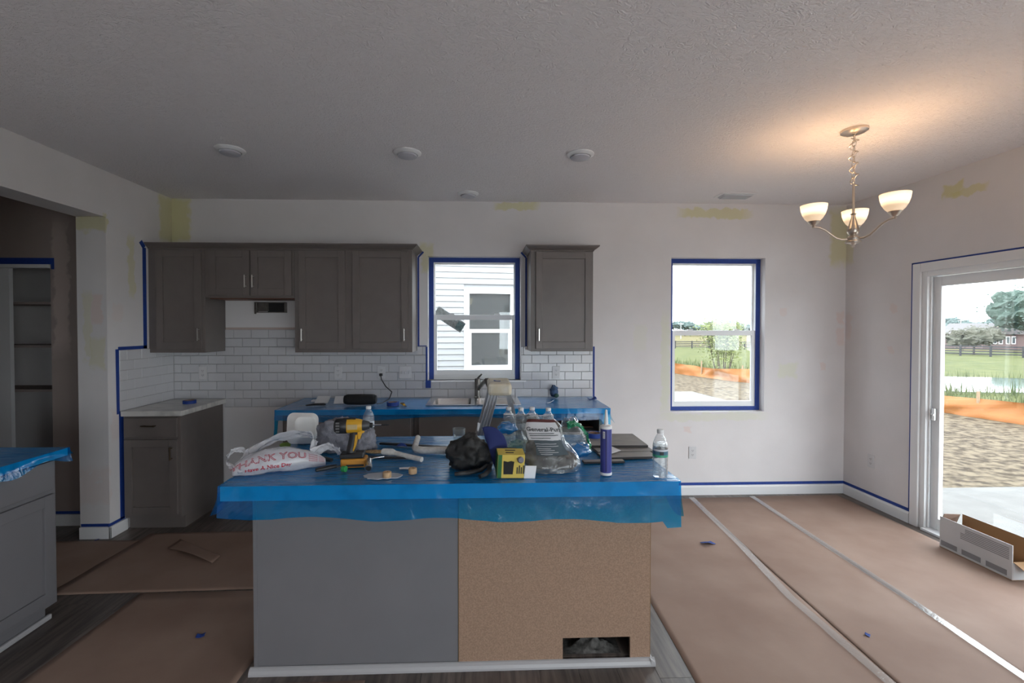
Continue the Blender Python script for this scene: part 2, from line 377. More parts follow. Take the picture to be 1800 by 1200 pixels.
# baseboards
def base_profile(): return [(0,0),(.014,0),(.014,.075),(.008,.088),(0,.09)]
m = MB(); m.prism([(a,b) for a,b in base_profile()], 2.48, (1.0, D, 0), (0,-1,0), (0,0,1)); m.v = [(1.0+abs(v[0]-1.0), v[1], v[2]) for v in m.v]
m.build('baseboard_back', M['trim_white'], kind='structure')
m = MB(); m.prism([(a,b) for a,b in base_profile()], D-3.55, (XR, 3.55, 0), (-1,0,0), (0,0,1)); m.v = [(v[0], 3.55+abs(v[1]-3.55), v[2]) for v in m.v]
m.build('baseboard_right', M['trim_white'], kind='structure')
m = MB().box(XL, XL+.014, 3.486, 3.66, 0, .09).box(XL-.215, XL+.014, 3.486, 3.5, 0, .09)
m.build('baseboard_left', M['trim_white'], kind='structure', bevel=.004)
MB().box(-3.42, XL-.215, HY-.014, HY, 0, .09).build('baseboard_hall', M['trim_white'], kind='structure')

# ---------------------------------------------------------------- windows
def window(name, W, rail, yf, label):
    x0, x1, z0, z1 = W; f = .045
    o = thing(name, label, 'window', ((x0+x1)/2, yf, z0), kind='structure')
    fr = MB()
    for a, b, c, d in ((x0, x0+f, z0, z1), (x1-f, x1, z0, z1), (x0+f, x1-f, z1-f, z1), (x0+f, x1-f, z0, z0+f)): fr.box(a, b, yf, yf+.07, c, d)
    fr.build('window_frame', M['vinyl_white'], o)
    lo = MB(); a, b, c, d = x0+f, x1-f, z0+f, rail+.024
    s = .03
    for q in ((a, a+s, c, d), (b-s, b, c, d), (a+s, b-s, c, c+.045), (a+s, b-s, rail-.024, d)): lo.box(q[0], q[1], yf+.006, yf+.034, q[2], q[3])
    l = lo.build('lower_sash', M['vinyl_white'], o, bevel=.002)
    MB().box(a+s, b-s, yf+.018, yf+.022, c+.045, rail-.024).build('pane', M['glass'], l)
    up = MB(); c, d = rail-.02, z1-f; s = .012
    for q in ((a, a+s, c, d), (b-s, b, c, d), (a+s, b-s, d-.015, d), (a+s, b-s, c, c+.04)): up.box(q[0], q[1], yf+.038, yf+.066, q[2], q[3])
    u = up.build('upper_sash', M['vinyl_white'], o, bevel=.002)
    MB().box(a+s, b-s, yf+.05, yf+.054, c+.04, d-.015).build('pane', M['glass'], u)
    for t in (.22, .78):
        MB().box(a+(b-a)*t-.025, a+(b-a)*t+.025, yf+.004, yf+.03, rail+.024, rail+.036).build('latch', M['vinyl_white'], l)
    return o
YF = D+.075
window('window_1', W1, 1.683, YF, 'white double-hung window above the sink')
window('window_2', W2, 1.535, YF, 'white double-hung window right of the cabinets looking onto the field')
def frame_tape(W, yf, which, sides):
    x0, x1, z0, z1 = W; t = .0015; wd = .046
    q = {'top': (x0+.002, x1-.002, z1-wd, z1-.002), 'left': (x0+.002, x0+wd, z0+.002, z1-.002), 'right': (x1-wd, x1-.002, z0+.002, z1-.002), 'bottom': (x0+.002, x1-.002, z0+.002, z0+.04)}
    for s in sides:
        a, b, c, d = q[s]
        MB().box(a, b, yf-t-(.001 if s in ('top','bottom') else 0), yf-.0004, c, d).build('masking_tape', M['tape'], label='blue masking tape on the %s edge of the %s frame' % (s, which), cat='tape', group='blue tape around the windows')
frame_tape(W1, YF, 'sink window', ('top', 'left', 'right')); frame_tape(W2, YF, 'dining window', ('top', 'left', 'right', 'bottom'))
MB().box(W1[0]-.02, W1[0]-.004, D-.0108, D-.0093, 1.09, 1.41).box(W1[0]-.02, W1[0]+.028, D-.0225, D-.0205, 1.03, 1.10).build('masking_tape', M['tape'], label='blue tape down the left side of the sink window with a loose lower end', cat='tape')
MB().box(W1[0]-.03, W1[1]+.05, D-.02, D+.074, 1.084, 1.096).build('window_sill', M['trim_white'], label='thin white sill under the sink window', cat='sill')
m = MB(); m.obox((-.30, D+.165, 1.665), .155, .001, .052, (0, R(33), 0)); st = m.build('window_sticker', mat('newsprint', (.23,.235,.235), .8, var=.3, vscale=60), label='grey paper label stuck slantwise outside the sink window glass', cat='sticker')
m = MB(); m.obox((-.202, D+.1635, 1.601), .034, .0005, .038, (0, R(33), 0)); m.build('print_patch', mat('sticker_teal', (.10,.17,.18), .8, var=.4, vscale=80), st)
# unseen window bank added behind the camera to let in more daylight
o = thing('added_window_rear', 'unseen two-part white window added behind the viewpoint to light the room', 'window', (1.9, YB, .08), kind='structure')
m = MB()
for x in (RW[0], 1.875, RW[1]-.05): m.box(x, x+.05, YB-.12, YB-.06, RW[2], RW[3])
for z in (RW[2], RW[3]-.05): m.box(RW[0], RW[1], YB-.118, YB-.062, z, z+.05)
m.build('window_frame', M['vinyl_white'], o)
for x in (RW[0]+.05, 1.925): MB().box(x, x+1.375, YB-.092, YB-.088, RW[2]+.05, RW[3]-.05).build('pane', M['glass'], o)

o = thing('added_window_right', 'unseen white window added in the right wall behind the viewpoint for more light', 'window', (XR, -1.5, .45), kind='structure')  # second unseen window, added to brighten the ceiling and left wall
m = MB()
for y in (SW[0], -1.525, SW[1]-.05): m.box(XR+.06, XR+.12, y, y+.05, SW[2], SW[3])
for z in (SW[2], SW[3]-.05): m.box(XR+.062, XR+.118, SW[0]+.05, SW[1]-.05, z, z+.05)
m.build('window_frame', M['vinyl_white'], o)
for y in (SW[0]+.05, -1.475): MB().box(XR+.088, XR+.092, y, y+1.125, SW[2]+.05, SW[3]-.05).build('pane', M['glass'], o)
# ---------------------------------------------------------------- sliding glass door in the right wall
sd = thing('door_1', 'white sliding glass patio door in the right wall', 'door', (XR, 2.57, 0), kind='structure')
y0, y1, zt = DOOR[0], DOOR[1], DOOR[3]
m = MB(); m.box(XR-.018, XR, y1-.005, y1+.062, 0, zt+.062); m.box(XR-.018, XR, y0-.062, y1-.005, zt-.005, zt+.062); m.box(XR-.018, XR, y0-.062, y0+.005, 0, zt-.005)
m.build('casing', M['trim_white'], sd, bevel=.005)
m = MB(); m.box(XR, XR+.13, y1-.045, y1-.0005, .0, zt-.0005); m.box(XR, XR+.13, y0, y0+.045, 0, zt); m.box(XR, XR+.13, y0+.045, y1-.045, zt-.045, zt); m.box(XR-.03, XR+.14, y0+.045, y1-.045, 0, .018)
m.box(XR+.02, XR+.03, y1-.06, y1-.045, .02, zt-.045)
m.build('door_frame', M['vinyl_white'], sd, bevel=.003)
def slide_panel(ya, yb, x):
    m = MB(); za, zb = .02, zt-.05; s = .062
    m.box(x, x+.036, ya, ya+s, za, zb); m.box(x, x+.036, yb-s, yb, za, zb); m.box(x, x+.036, ya+s, yb-s, zb-.075, zb); m.box(x, x+.036, ya+s, yb-s, za, za+.09)
    p = m.build('door_panel', M['vinyl_white'], sd, bevel=.004)
    MB().box(x+.016, x+.02, ya+s, yb-s, za+.09, zb-.075).build('pane', M['glass'], p)
    return p
p = slide_panel(2.55, y1-.05, XR+.045); slide_panel(y0+.05, 2.61, XR+.085)
MB().box(XR+.02, XR+.045, y1-.095, y1-.075, .87, .96).tube([(XR+.028, y1-.085, .915), (XR+.005, y1-.085, .915), (XR+.002, y1-.11, .915)], .006).build('handle', M['steel'], p)

# ---------------------------------------------------------------- blue tape on the walls
def tape_strip(pts, half, nrm, label, grp='blue tape lines along walls and trim'):
    m = MB(); nrm = Vector(nrm)
    for a, b in zip(pts[:-1], pts[1:]):
        a = Vector(a); b = Vector(b); d = (b-a).normalized(); s = d.cross(nrm)*half
        m.add([a-s, b-s, b+s, a+s, a-s+nrm*.0012, b-s+nrm*.0012, b+s+nrm*.0012, a+s+nrm*.0012], [(0,3,2,1),(4,5,6,7),(0,1,5,4),(1,2,6,5),(2,3,7,6),(3,0,4,7)])
    return m.build('masking_tape', M['tape'], label=label, cat='tape', group=grp)
tape_strip([(XL, 3.885, 1.40), (XL, 3.885, 2.25), (XL, 3.845, 2.295)], .02, (1,0,0), 'vertical blue tape on the left wall beside the upper cabinets')
tape_strip([(XL, 3.60, 1.425), (XL, 3.905, 1.425)], .013, (1,0,0), 'short level blue tape above the corner tiles on the left wall')
tape_strip([(XL+.001, 3.59, 1.42), (XL+.001, 3.595, .92)], .017, (1,0,0), 'vertical blue tape at the left edge of the corner tiles')
tape_strip([(XL, 3.622, .92), (XL, 3.622, .10)], .022, (1,0,0), 'vertical blue tape beside the lone base cabinet on the left wall')
tape_strip([(XL, 3.645, .102), (XL, 3.486, .102)], .011, (1,0,0), 'short blue tape above the baseboard on the left wall end')
tape_strip([(XL-.21, 3.5, .102), (XL, 3.5, .102)], .011, (0,-1,0), 'blue tape above the baseboard on the opening jamb')
tape_strip([(-3.42, HY, .102), (XL-.22, HY, .102)], .011, (0,-1,0), 'blue tape above the hall baseboard')
tape_strip([(-4.5, HY, 2.115), (-3.405, HY, 2.115)], .025, (0,-1,0), 'blue tape along the top of the dark hall closet opening')
tape_strip([(-3.402, HY-.001, 2.14), (-3.402, HY-.001, 2.05)], .012, (0,-1,0), 'short vertical blue tape at the corner of the hall closet opening')
tape_strip([(1.0, D, .104), (XR, D, .104)], .013, (0,-1,0), 'long blue tape above the back wall baseboard')
tape_strip([(XR, D, .104), (XR, 3.55, .104)], .013, (-1,0,0), 'blue tape above the right wall baseboard')
tape_strip([(XR, 3.553, .10), (XR, 3.553, 2.105)], .012, (-1,0,0), 'vertical blue tape beside the patio door casing')
tape_strip([(XR, 3.56, 2.098), (XR, 1.6, 2.098)], .007, (-1,0,0), 'level blue tape above the patio door casing')
tape_strip([(1.058, D-.007, .93), (1.058, D-.007, 1.41)], .008, (0,-1,0), 'vertical blue tape at the right end of the tiled backsplash')
tape_strip([(-.575, D, 1.41), (-.575, D, 2.235), (-.528, D, 2.285)], .008, (0,-1,0), 'thin blue tape on the wall right of the long cabinet run')
tape_strip([(-.575, D, 1.417), (-.50, D, 1.417)], .004, (0,-1,0), 'tiny level blue tape between the long cabinet run and the sink window')
tape_strip([(.422, D, 1.40), (.422, D, 2.235), (.375, D, 2.285)], .008, (0,-1,0), 'thin blue tape on the wall left of the single upper cabinet')

# ================================================================= CABINETS
def shaker(m, x0, x1, z0, z1, y, t=.019, fw=.058):
    """shaker door, front face at y-t"""
    m.box(x0, x0+fw, y-t, y, z0, z1); m.box(x1-fw, x1, y-t, y, z0, z1)
    m.box(x0+fw, x1-fw, y-t, y, z1-fw, z1); m.box(x0+fw, x1-fw, y-t, y, z0, z0+fw)
    m.box(x0+fw, x1-fw, y-t+.009, y-.003, z0+fw, z1-fw)
    return m
def pull(x, y, z, vertical, L=.105, matn='nickel', parent=None, ax='y'):
    m = MB(); h = L/2; d = .028
    pts = [(0, 0, -h+.008), (0, -d, -h+.008), (0, -d, h-.008), (0, 0, h-.008)]
    m.box(-.0045, .0045, -d-.005, -d+.004, -h, h); m.cyl((0,0,-h+.012), (0,-d,-h+.012), .0045, n=8); m.cyl((0,0,h-.012), (0,-d,h-.012), .0045, n=8)
    if not vertical: m.v = [(v[2], v[1], v[0]) for v in m.v]
    if ax == 'x': m.v = [(-v[1], v[0], v[2]) for v in m.v]
    m.v = [(v[0]+x, v[1]+y, v[2]+z) for v in m.v]
    return m.build('handle', M[matn], parent, bevel=.0015)
YU = 3.925
def upper(label, x0, x1, z0, z1, doors, under=False):
    o = thing('wall_cabinet', label, 'cabinet', ((x0+x1)/2, (YU+D)/2, z0), group='grey wall cabinets')
    MB().box(x0, x1, YU, D-.0005, z0, z1).build('body', M['cab'], o, bevel=.0015)
    if under: MB().box(x0+.02, x1-.01, YU+.03, D-.012, z0-.006, z0-.0005).build('underside_edge', M['brown_edge'], o)
    for a, b, c, d, hx, hz in doors:
        dr = shaker(MB(), a, b, c, d, YU-.0005).build('door', M['cab'], o, bevel=.0015)
        pull(hx, YU-.0195, hz, True, parent=dr)
    return o
upper('tall grey wall cabinet in the left corner, one door', XL+.004, -2.322, 1.375, 2.247, [(-2.717, -2.345, 1.405, 2.238, -2.362, 1.53)])
upper('short grey two-door wall cabinet over the empty range gap', -2.320, -1.58, 1.838, 2.247, [(-2.281, -1.945, 1.858, 2.238, -1.972, 1.975), (-1.935, -1.598, 1.858, 2.238, -1.91, 1.975)], True)
upper('wide grey two-door wall cabinet left of the sink window', -1.578, -.586, 1.375, 2.247, [(-1.539, -1.15, 1.405, 2.238, -1.508, 1.525), (-1.088, -.621, 1.405, 2.238, -.651, 1.525)])
upper('single grey wall cabinet right of the sink window', .433, .974, 1.38, 2.247, [(.475, .959, 1.405, 2.238, .50, 1.525)])
def crown(path, label):
    prof = [(0, 2.2475), (.006, 2.2475), (.009, 2.256), (.028, 2.268), (.04, 2.278), (.047, 2.284), (.047, 2.294), (0, 2.294)]
    m = MB(); rs = []
    P = [Vector(p) for p in path]
    for i, p in enumerate(P):
        dn = []
        if i > 0: d = (P[i]-P[i-1]).normalized(); dn.append(Vector((d.y, -d.x)))
        if i < len(P)-1: d = (P[i+1]-P[i]).normalized(); dn.append(Vector((d.y, -d.x)))
        n = dn[0] if len(dn) == 1 else (dn[0]+dn[1])/(1+dn[0].dot(dn[1]))
        rs.append([(p.x+n.x*a, p.y+n.y*a, z) for a, z in prof])
    m.rings(rs).build('crown_molding', M['cab'], label=label, cat='molding', group='grey crown moldings')
crown([(XL+.004, YU), (-.586, YU), (-.586, D-.001)], 'long grey crown molding over the left cabinet run')
crown([(.433, D-.001), (.433, YU), (.974, YU), (.974, D-.001)], 'short grey crown molding over the single cabinet right of the sink window')
# vent duct over the range gap
o = thing('vent_duct', 'bent metal vent duct collar sticking out under the short cabinet', 'duct', (-1.9, D, 1.72))
m = MB(); a, b, c, d = -2.034, -1.769, 1.722, 1.817; t = .006; ya = D-.05
m.box(a, b, ya, D, c, c+t); m.box(a, b, ya, D, d-t, d); m.box(a, a+t, ya, D, c, d); m.box(b-t, b, ya, D, c, d); m.box(a, a+.11, ya+.02, ya+.026, c+.012, d); m.box(a-.004, a+.012, ya-.004, ya, c-.012, d)
m.build('collar', M['dark_steel'], o); MB().box(a+.1, b-t, ya+.03, D-.001, c+t, d-t).build('opening', M['dark'], o)  # near-black block stands in for the shade inside the duct

def base_unit(label, x0, x1, yf, drawers, doors, hm='bronze', top=.899, toe=.1, name='base_cabinet'):
    o = thing(name, label, 'cabinet', ((x0+x1)/2, (yf+D)/2, 0), group='grey base cabinets')
    MB().box(x0, x1, yf, D-.016, toe, top).build('body', M['cab'], o, bevel=.0015)
    MB().box(x0, x1, yf+.045, D-.016, 0.0015, toe).build('toe_kick', M['cab'], o)
    for a, b, c, d, hx, hz in drawers:
        q = MB().box(a, b, yf-.019, yf-.0005, c, d).build('drawer', M['cab'], o, bevel=.002)
        if hx is not None: pull(hx, yf-.0195, hz, False, parent=q, matn=hm)
    for a, b, c, d, hx, hz in doors:
        q = shaker(MB(), a, b, c, d, yf-.0005).build('door', M['cab'], o, bevel=.0015)
        if hx is not None: pull(hx, yf-.0195, hz, True, parent=q, matn=hm)
    return o
base_unit('lone grey base cabinet in the left corner under the marble-look top', XL+.016, -2.345, 3.63, [(-2.765, -2.365, .735, .885, -2.565, .825)], [(-2.765, -2.365, .13, .715, -2.40, .61)])
wt = MB().box(XL+.011, -2.32, 3.60, D-.01, .9, .94); wt.build('worktop', M['laminate'], label='grey marble-look laminate top of the lone corner cabinet', cat='worktop', bevel=.003)
base_unit('grey base cabinet at the left end of the sink run', -1.56, -.956, 3.63, [(-1.54, -.975, .735, .885, None, 0)], [(-1.54, -.975, .13, .715, -1.02, .61)])
base_unit('narrow grey base cabinet left of the sink base', -.952, -.535, 3.63, [(-.93, -.555, .70, .885, None, 0)], [(-.93, -.555, .13, .68, -.9, .61)])
o = thing('base_cabinet', 'grey sink base cabinet under the double sink', 'cabinet', (0, 3.9, 0), group='grey base cabinets')
MB().box(-.531, .45, 3.63, D-.016, .1, .72).box(-.531, -.511, 3.63, D-.016, .72, .899).box(.43, .45, 3.63, D-.016, .72, .899).box(-.511, .43, 3.63, 3.65, .72, .899).build('body', M['cab'], o, bevel=.0015)
MB().box(-.531, .45, 3.675, D-.016, .0015, .1).build('toe_kick', M['cab'], o)
MB().box(-.49, .41, 3.611, 3.6295, .70, .885).build('drawer', M['cab'], o, bevel=.002)
for a, b in ((-.49, -.045), (-.035, .41)): shaker(MB(), a, b, .13, .68, 3.6295).build('door', M['cab'], o, bevel=.0015)
o = thing('base_cabinet', 'grey base cabinet right of the sink with a missing drawer', 'cabinet', (.72, 3.9, 0), group='grey base cabinets')
m = MB().box(.454, .99, 3.63, D-.016, .1, .745).box(.454, .52, 3.63, D-.016, .745, .899).box(.955, .99, 3.63, D-.016, .745, .899).box(.52, .955, 3.63, D-.016, .87, .899).box(.52, .955, 4.18, D-.016, .745, .87)
m.build('body', M['cab'], o); MB().box(.454, .99, 3.675, D-.016, .0015, .1).build('toe_kick', M['cab'], o)
shaker(MB(), .475, .97, .13, .715, 3.6295).build('door', M['cab'], o, bevel=.0015)
MB().box(.525, .95, 3.8, 4.179, .746, .75).build('drawer_hole_floor', M['brown_edge'], o)
# sink run worktop with sink cut-out
SK = (-.435, .315, 3.745, 4.155)
m = MB(); X0, X1, Y0, Y1 = -1.60, 1.03, 3.60, D-.011
m.box(X0, SK[0], Y0, Y1, .9, .94); m.box(SK[1], X1, Y0, Y1, .9, .94); m.box(SK[0], SK[1], Y0, SK[2], .9, .94); m.box(SK[0], SK[1], SK[3], Y1, .9, .94)
m.build('worktop', M['laminate'], label='long laminate worktop of the sink run under blue film', cat='worktop')

def film(name, label, x0, x1, y0, y1, z, drops, hole=None, seed=0, hang='film_hang', group='blue protective films'):
    """thin blue film lying on a worktop and hanging over its edges"""
    o = thing(name, label, 'film', ((x0+x1)/2, (y0+y1)/2, z), group=group)
    nx, ny = int((x1-x0)/.025), int((y1-y0)/.025)
    def zz(x, y): return z + .002 + .004*abs(fbm(x*3+seed, y*16, seed)) + .0015*fbm(x*18, y*18, seed+3)**2
    def top(u, v): x = x0+(x1-x0)*u; y = y0+(y1-y0)*v; return (x, y, zz(x, y))
    sk = (lambda u, v: hole[0] < x0+(x1-x0)*u < hole[1] and hole[2] < y0+(y1-y0)*v < hole[3]) if hole else None
    MB().grid(nx, ny, top, sk).build('top_sheet', M['film'], o, smooth=50)
    for side, fn in drops.items():
        nn = int((x1-x0 if side in 'fb' else y1-y0)/.02)
        def pos(u, v, side=side, fn=fn):
            if side == 'f': x = x0+(x1-x0)*u; y = y0; n = (0,-1)
            elif side == 'b': x = x0+(x1-x0)*u; y = y1; n = (0,1)
            elif side == 'l': x = x0; y = y0+(y1-y0)*u; n = (-1,0)
            else: x = x1; y = y0+(y1-y0)*u; n = (1,0)
            d, flare = fn(u); h = d*v
            out = flare*max(0, v-.35)**1.3 + .006*fbm(x*9+seed, y*9, h*9)*v + .002*v
            cx = 0; edge = min(u, 1-u)
            return (x+n[0]*(out+.001), y+n[1]*(out+.001), zz(x, y)*(1-min(1, v*8)) + (z+.002)*min(1, v*8) - h)
        MB().grid(nn, 9, pos).build('hanging_edge', M[hang], o, smooth=60)
    return o
film('protective_film', 'blue plastic film over the sink worktop', -1.606, 1.036, 3.594, D-.012, .94,
     {'f': lambda u: (.075+.02*math.sin(u*9)+(.05 if u > .97 else 0), .01), 'l': lambda u: (.22 if u < .12 else .10, .01), 'r': lambda u: (.07+.05*(1-u), .06)}, SK, 5)
# ---------------------------------------------------------------- sink and faucet
o = thing('sink', 'stainless double-bowl sink in the worktop under the window', 'sink', (-.06, 3.95, .94))
m = MB(); x0, x1, y0, y1 = -.455, .335, 3.735, 4.19
b1 = (-.40, -.085, 3.775, 4.10); b2 = (-.035, .285, 3.775, 4.10)
xs = [x0, b1[0], b1[1], b2[0], b2[1], x1]; ys = [y0, 3.775, 4.10, y1]
for i in range(5):
    for j in range(3):
        if j == 1 and i in (1, 3): continue
        m.box(xs[i], xs[i+1], ys[j], ys[j+1], .9465, .9505)
m.build('rim', M['steel'], o)
for b in (b1, b2):
    m = MB(); rs = []
    def rr(hx, hy, r, n=5):
        out = []
        for cx, cy, a0 in ((hx-r, hy-r, 0), (-hx+r, hy-r, 90), (-hx+r, -hy+r, 180), (hx-r, -hy+r, 270)):
            for k in range(n+1): a = R(a0+90*k/n); out.append((cx+r*math.cos(a), cy+r*math.sin(a)))
        return out
    cx, cy = (b[0]+b[1])/2, (b[2]+b[3])/2; hx, hy = (b[1]-b[0])/2, (b[3]-b[2])/2
    for ins, z, r in ((0, .9505, .03), (.002, .942, .035), (.012, .79, .05), (.04, .765, .05), (.12, .76, .03)):
        rs.append([(cx+p[0], cy+p[1], z) for p in rr(hx-ins, hy-ins, r)])
    m.rings(rs, cap=False); k = len(rs[0]); m.f.append(tuple(range(4*k, 5*k))); m.build('bowl', M['steel'], o, smooth=50)
o = thing('faucet', 'dark stainless pull-out kitchen faucet behind the sink', 'faucet', (-.03, 4.15, .95))
MB().lathe([(.034, .951), (.034, .957), (.026, .962), (.026, 1.115), (.023, 1.124)], (-.03, 4.15, 0), n=20).build('body', M['dark_steel'], o, smooth=40)
MB().cyl((-.028, 4.145, 1.02), (.028, 4.07, 1.095), .016, .018).cyl((.02, 4.078, 1.088), (.052, 4.035, 1.118), .019, .023).cyl((.05, 4.037, 1.128), (.072, 4.005, 1.07), .023, .02).build('spout', M['dark_steel'], o, smooth=40)
MB().tube([(-.03, 4.15, 1.118), (-.02, 4.145, 1.135), (.005, 4.135, 1.16), (.012, 4.132, 1.168)], [.012, .01, .008, .006]).build('lever', M['dark_steel'], o, smooth=50)

# ================================================================= ISLAND
isl = thing('kitchen_island', 'grey kitchen island with bare particle board back panel on the right', 'island', (-.12, 2.4, 0))
IX0, IX1, IY = -1.035, .795, 2.10
MB().box(IX0, -.105, IY, IY+.014, .022, .868).build('painted_panel', M['cab_light'], isl)
MB().box(IX0-.004, IX0+.014, IY-.004, IY, .022, .868).build('corner_strip', M['cab_light'], isl, bevel=.0015)
hx0, hx1, hz = .383, .702, .132
m = MB().box(-.101, hx0, IY-.004, IY+.012, .024, .868).box(hx1, IX1, IY-.004, IY+.012, .024, .868).box(hx0, hx1, IY-.004, IY+.012, hz, .868)
m.build('particle_board', M['board'], isl)
MB().box(-.1045, -.1012, IY-.0045, IY+.012, .024, .868).build('board_edge', M['board_edge'], isl)
MB().box(IX1, IX1+.003, IY-.004, IY+.014, .03, .868).build('board_edge', M['board_edge'], isl)
MB().box(IX0, IX0+.016, IY+.014, 2.68, .0015, .868).box(IX1-.016, IX1, IY+.014, 2.68, .0015, .868).box(IX0+.016, IX1-.016, 2.66, 2.68, .1, .868).box(IX0+.016, IX1-.016, 2.6, 2.62, .0015, .1).build('carcass', M['cab'], isl)
m = MB(); m.prism([(0,0),(.022,0),(.022,.010),(.016,.022),(.006,.03),(0,.032)], 1, (IX0-.02, IY-.004, .0015), (0,-1,0), (0,0,1))
L = IX1-IX0+.042; m.v = [(IX0-.02+abs(v[0]-(IX0-.02))*L, v[1], v[2]) for v in m.v]
m.build('shoe_molding', mat('trim_grey', (.42,.41,.42), .4), isl)
m = MB(); m.prism([(0,0),(.022,0),(.022,.010),(.016,.022),(.006,.03),(0,.032)], 1, (IX1, IY-.026, .0015), (1,0,0), (0,0,1)); m.v = [(v[0], IY-.026+abs(v[1]-(IY-.026))*.6, v[2]) for v in m.v]
m.build('shoe_molding', M['trim_grey'], isl)
m = MB(); m.box(IX0+.016, IX1-.016, IY+.016, 2.6, .0015, .03).build('cabinet_floor', M['plank'], isl)
m = MB(); m.grid(24, 10, lambda u, v: (.40+.27*u, IY+.03+.10*v, .031+.05*max(0, 1-((u-.5)/.42)**2-((v-.5)/.5)**2)*(.6+.6*fbm(u*6, v*6, 2)))).build('debris_pile', mat('dust', (.10,.095,.09), .95, var=.4, vscale=60), label='heap of grey dust inside the cut-out at the foot of the island', cat='debris', kind='stuff', smooth=60)
MB().box(-1.075, .845, 1.905, 2.735, .869, .93).build('worktop', M['laminate'], label='laminate worktop of the island under blue film', cat='worktop')
TI = .936   # working surface of the island
film('protective_film', 'wrinkled blue plastic film over the island worktop', -1.081, .851, 1.899, 2.741, .93,
     {'f': lambda u: (.125+.045*u+.008*math.sin(u*23)+(.03 if u > .965 else 0), .012), 'l': lambda u: (.12+.012*math.sin(u*20), .05), 'r': lambda u: (.15+.02*math.sin(u*17), .02), 'b': lambda u: (.1, .01)}, None, 11)

# cabinet at the left picture edge, facing right
o = thing('base_cabinet', 'grey base cabinet at the left picture edge under blue film', 'cabinet', (-2.55, 2.2, 0), group='grey base cabinets')
XF = -2.30
MB().box(XL+.003, XF, 1.87, 2.53, .1, .889).build('body', M['cab_light'], o, bevel=.0015)
MB().box(XL+.003, XF-.055, 1.87, 2.52, .0015, .1).build('toe_kick', M['cab_light'], o)
MB().box(XF-.054, XF-.036, 1.87, 2.54, .0015, .03).build('shoe_molding', M['trim_grey'], o, bevel=.006)
MB().box(XF+.0005, XF+.019, 1.90, 2.505, .725, .875).build('drawer', M['cab_light'], o, bevel=.002)
m = MB(); shaker(m, 1.90, 2.505, .13, .70, 0); m.v = [(XF+.0005-v[1], v[0], v[2]) for v in m.v]; m.build('door', M['cab_light'], o, bevel=.0015)
MB().box(XL+.003, -2.255, 1.85, 2.555, .89, .93).build('worktop', M['laminate'], label='laminate worktop at the left picture edge under blue film', cat='worktop')
film('protective_film', 'blue plastic film over the worktop at the left picture edge', XL+.005, -2.249, 1.845, 2.561, .93,
     {'r': lambda u: (.055+.02*math.sin(u*14), .02), 'b': lambda u: (.04, .03)}, None, 21, group='blue protective films')

# ================================================================= OUTLETS, LIGHTS, VENT
def outlet(x, z, label, wall='back', y=None, n=2, switch=False):
    o = thing('switch_plate' if switch else 'wall_outlet', label, 'switch' if switch else 'outlet', (x, 0, z) if wall == 'back' else (XR, y, z), group='white wall plates')
    if wall == 'back': o.location = (x, y, z); o.rotation_euler = (0,0,0)
    else: o.rotation_euler = (0,0,R(-90))
    wd = .115 if switch else .072
    MB().box(-wd/2, wd/2, -.006, -.0002, -.058, .058).build('plate', M['plate_white'], o, local=True, bevel=.003)
    if switch:
        for dx in (-.036, 0, .036): MB().box(dx-.005, dx+.005, -.014, -.006, -.012, .012).build('toggle', M['plate_white'], o, local=True, bevel=.002)
    else:
        for dz in (-.02, .02):
            r = MB().lathe([(.0165, 0), (.0165, .002)], (0, -.006, dz), (0,-1,0), 16).build('receptacle', M['plate_white'], o, local=True)
            MB().box(-.0075, -.005, -.0087, -.008, dz-.003, dz+.006).box(.005, .0075, -.0087, -.008, dz-.003, dz+.006).cyl((0,-.008,dz-.008), (0,-.0087,dz-.008), .0025, n=8).build('slot', M['dark'], r, local=True)
    return o
YT = D-.0092
outlet(-2.523, 1.175, 'white outlet on the tiles above the lone corner cabinet', y=YT); outlet(-1.308, 1.172, 'white outlet on the tiles left of the plugged-in one', y=YT)
outlet(-.914, 1.175, 'white outlet with a black cord plugged in', y=YT); outlet(-.695, 1.175, 'white triple switch plate left of the sink window', y=YT, switch=True)
outlet(.702, 1.169, 'white outlet on the tiles under the single right cabinet', y=YT); outlet(2.005, .403, 'white outlet low on the back wall under the dining window', y=D)
outlet(0, .397, 'white outlet low on the right wall beside the patio door', wall='right', y=3.92)
lm = mat('lamp_lens', (.55,.55,.60), .4)
names = ['leftmost round ceiling downlight', 'middle round ceiling downlight of the front three', 'right round ceiling downlight of the front three', 'small far round ceiling downlight above the sink']
for (x, y), nm in zip(((-1.64, 3.06), (-.488, 3.07), (.67, 3.06), (-.11, 3.985)), names):
    o = thing('ceiling_downlight', nm, 'light', (x, y, CZ), group='unlit ceiling downlights')
    MB().lathe([(.092, 0), (.092, -.006), (.075, -.016), (.068, -.018), (.068, -.0)], (x, y, CZ-.0003), n=32).build('trim_ring', M['trim_white'], o, smooth=40)
    MB().lathe([(.064, -.0185), (.063, -.028), (.05, -.033), (.001, -.034)], (x, y, CZ), n=32).build('lens', lm, o, smooth=40)
o = thing('ceiling_vent', 'white ceiling air register above the dining window', 'vent', (2.244, 3.95, CZ))
MB().box(2.08, 2.40, 3.88, 4.02, CZ-.006, CZ-.0003).build('frame', M['trim_white'], o, bevel=.003)
vg = mat('vent_grey', (.62,.64,.68), .5)
MB().box(2.11, 2.37, 3.895, 4.005, CZ-.016, CZ-.0065).build('damper', vg, o, bevel=.004)
for k in range(7): MB().obox((2.24, 3.905+k*.015, CZ-.021), .12, .0062, .001, (R(35), 0, 0)).build('slat', vg, o)

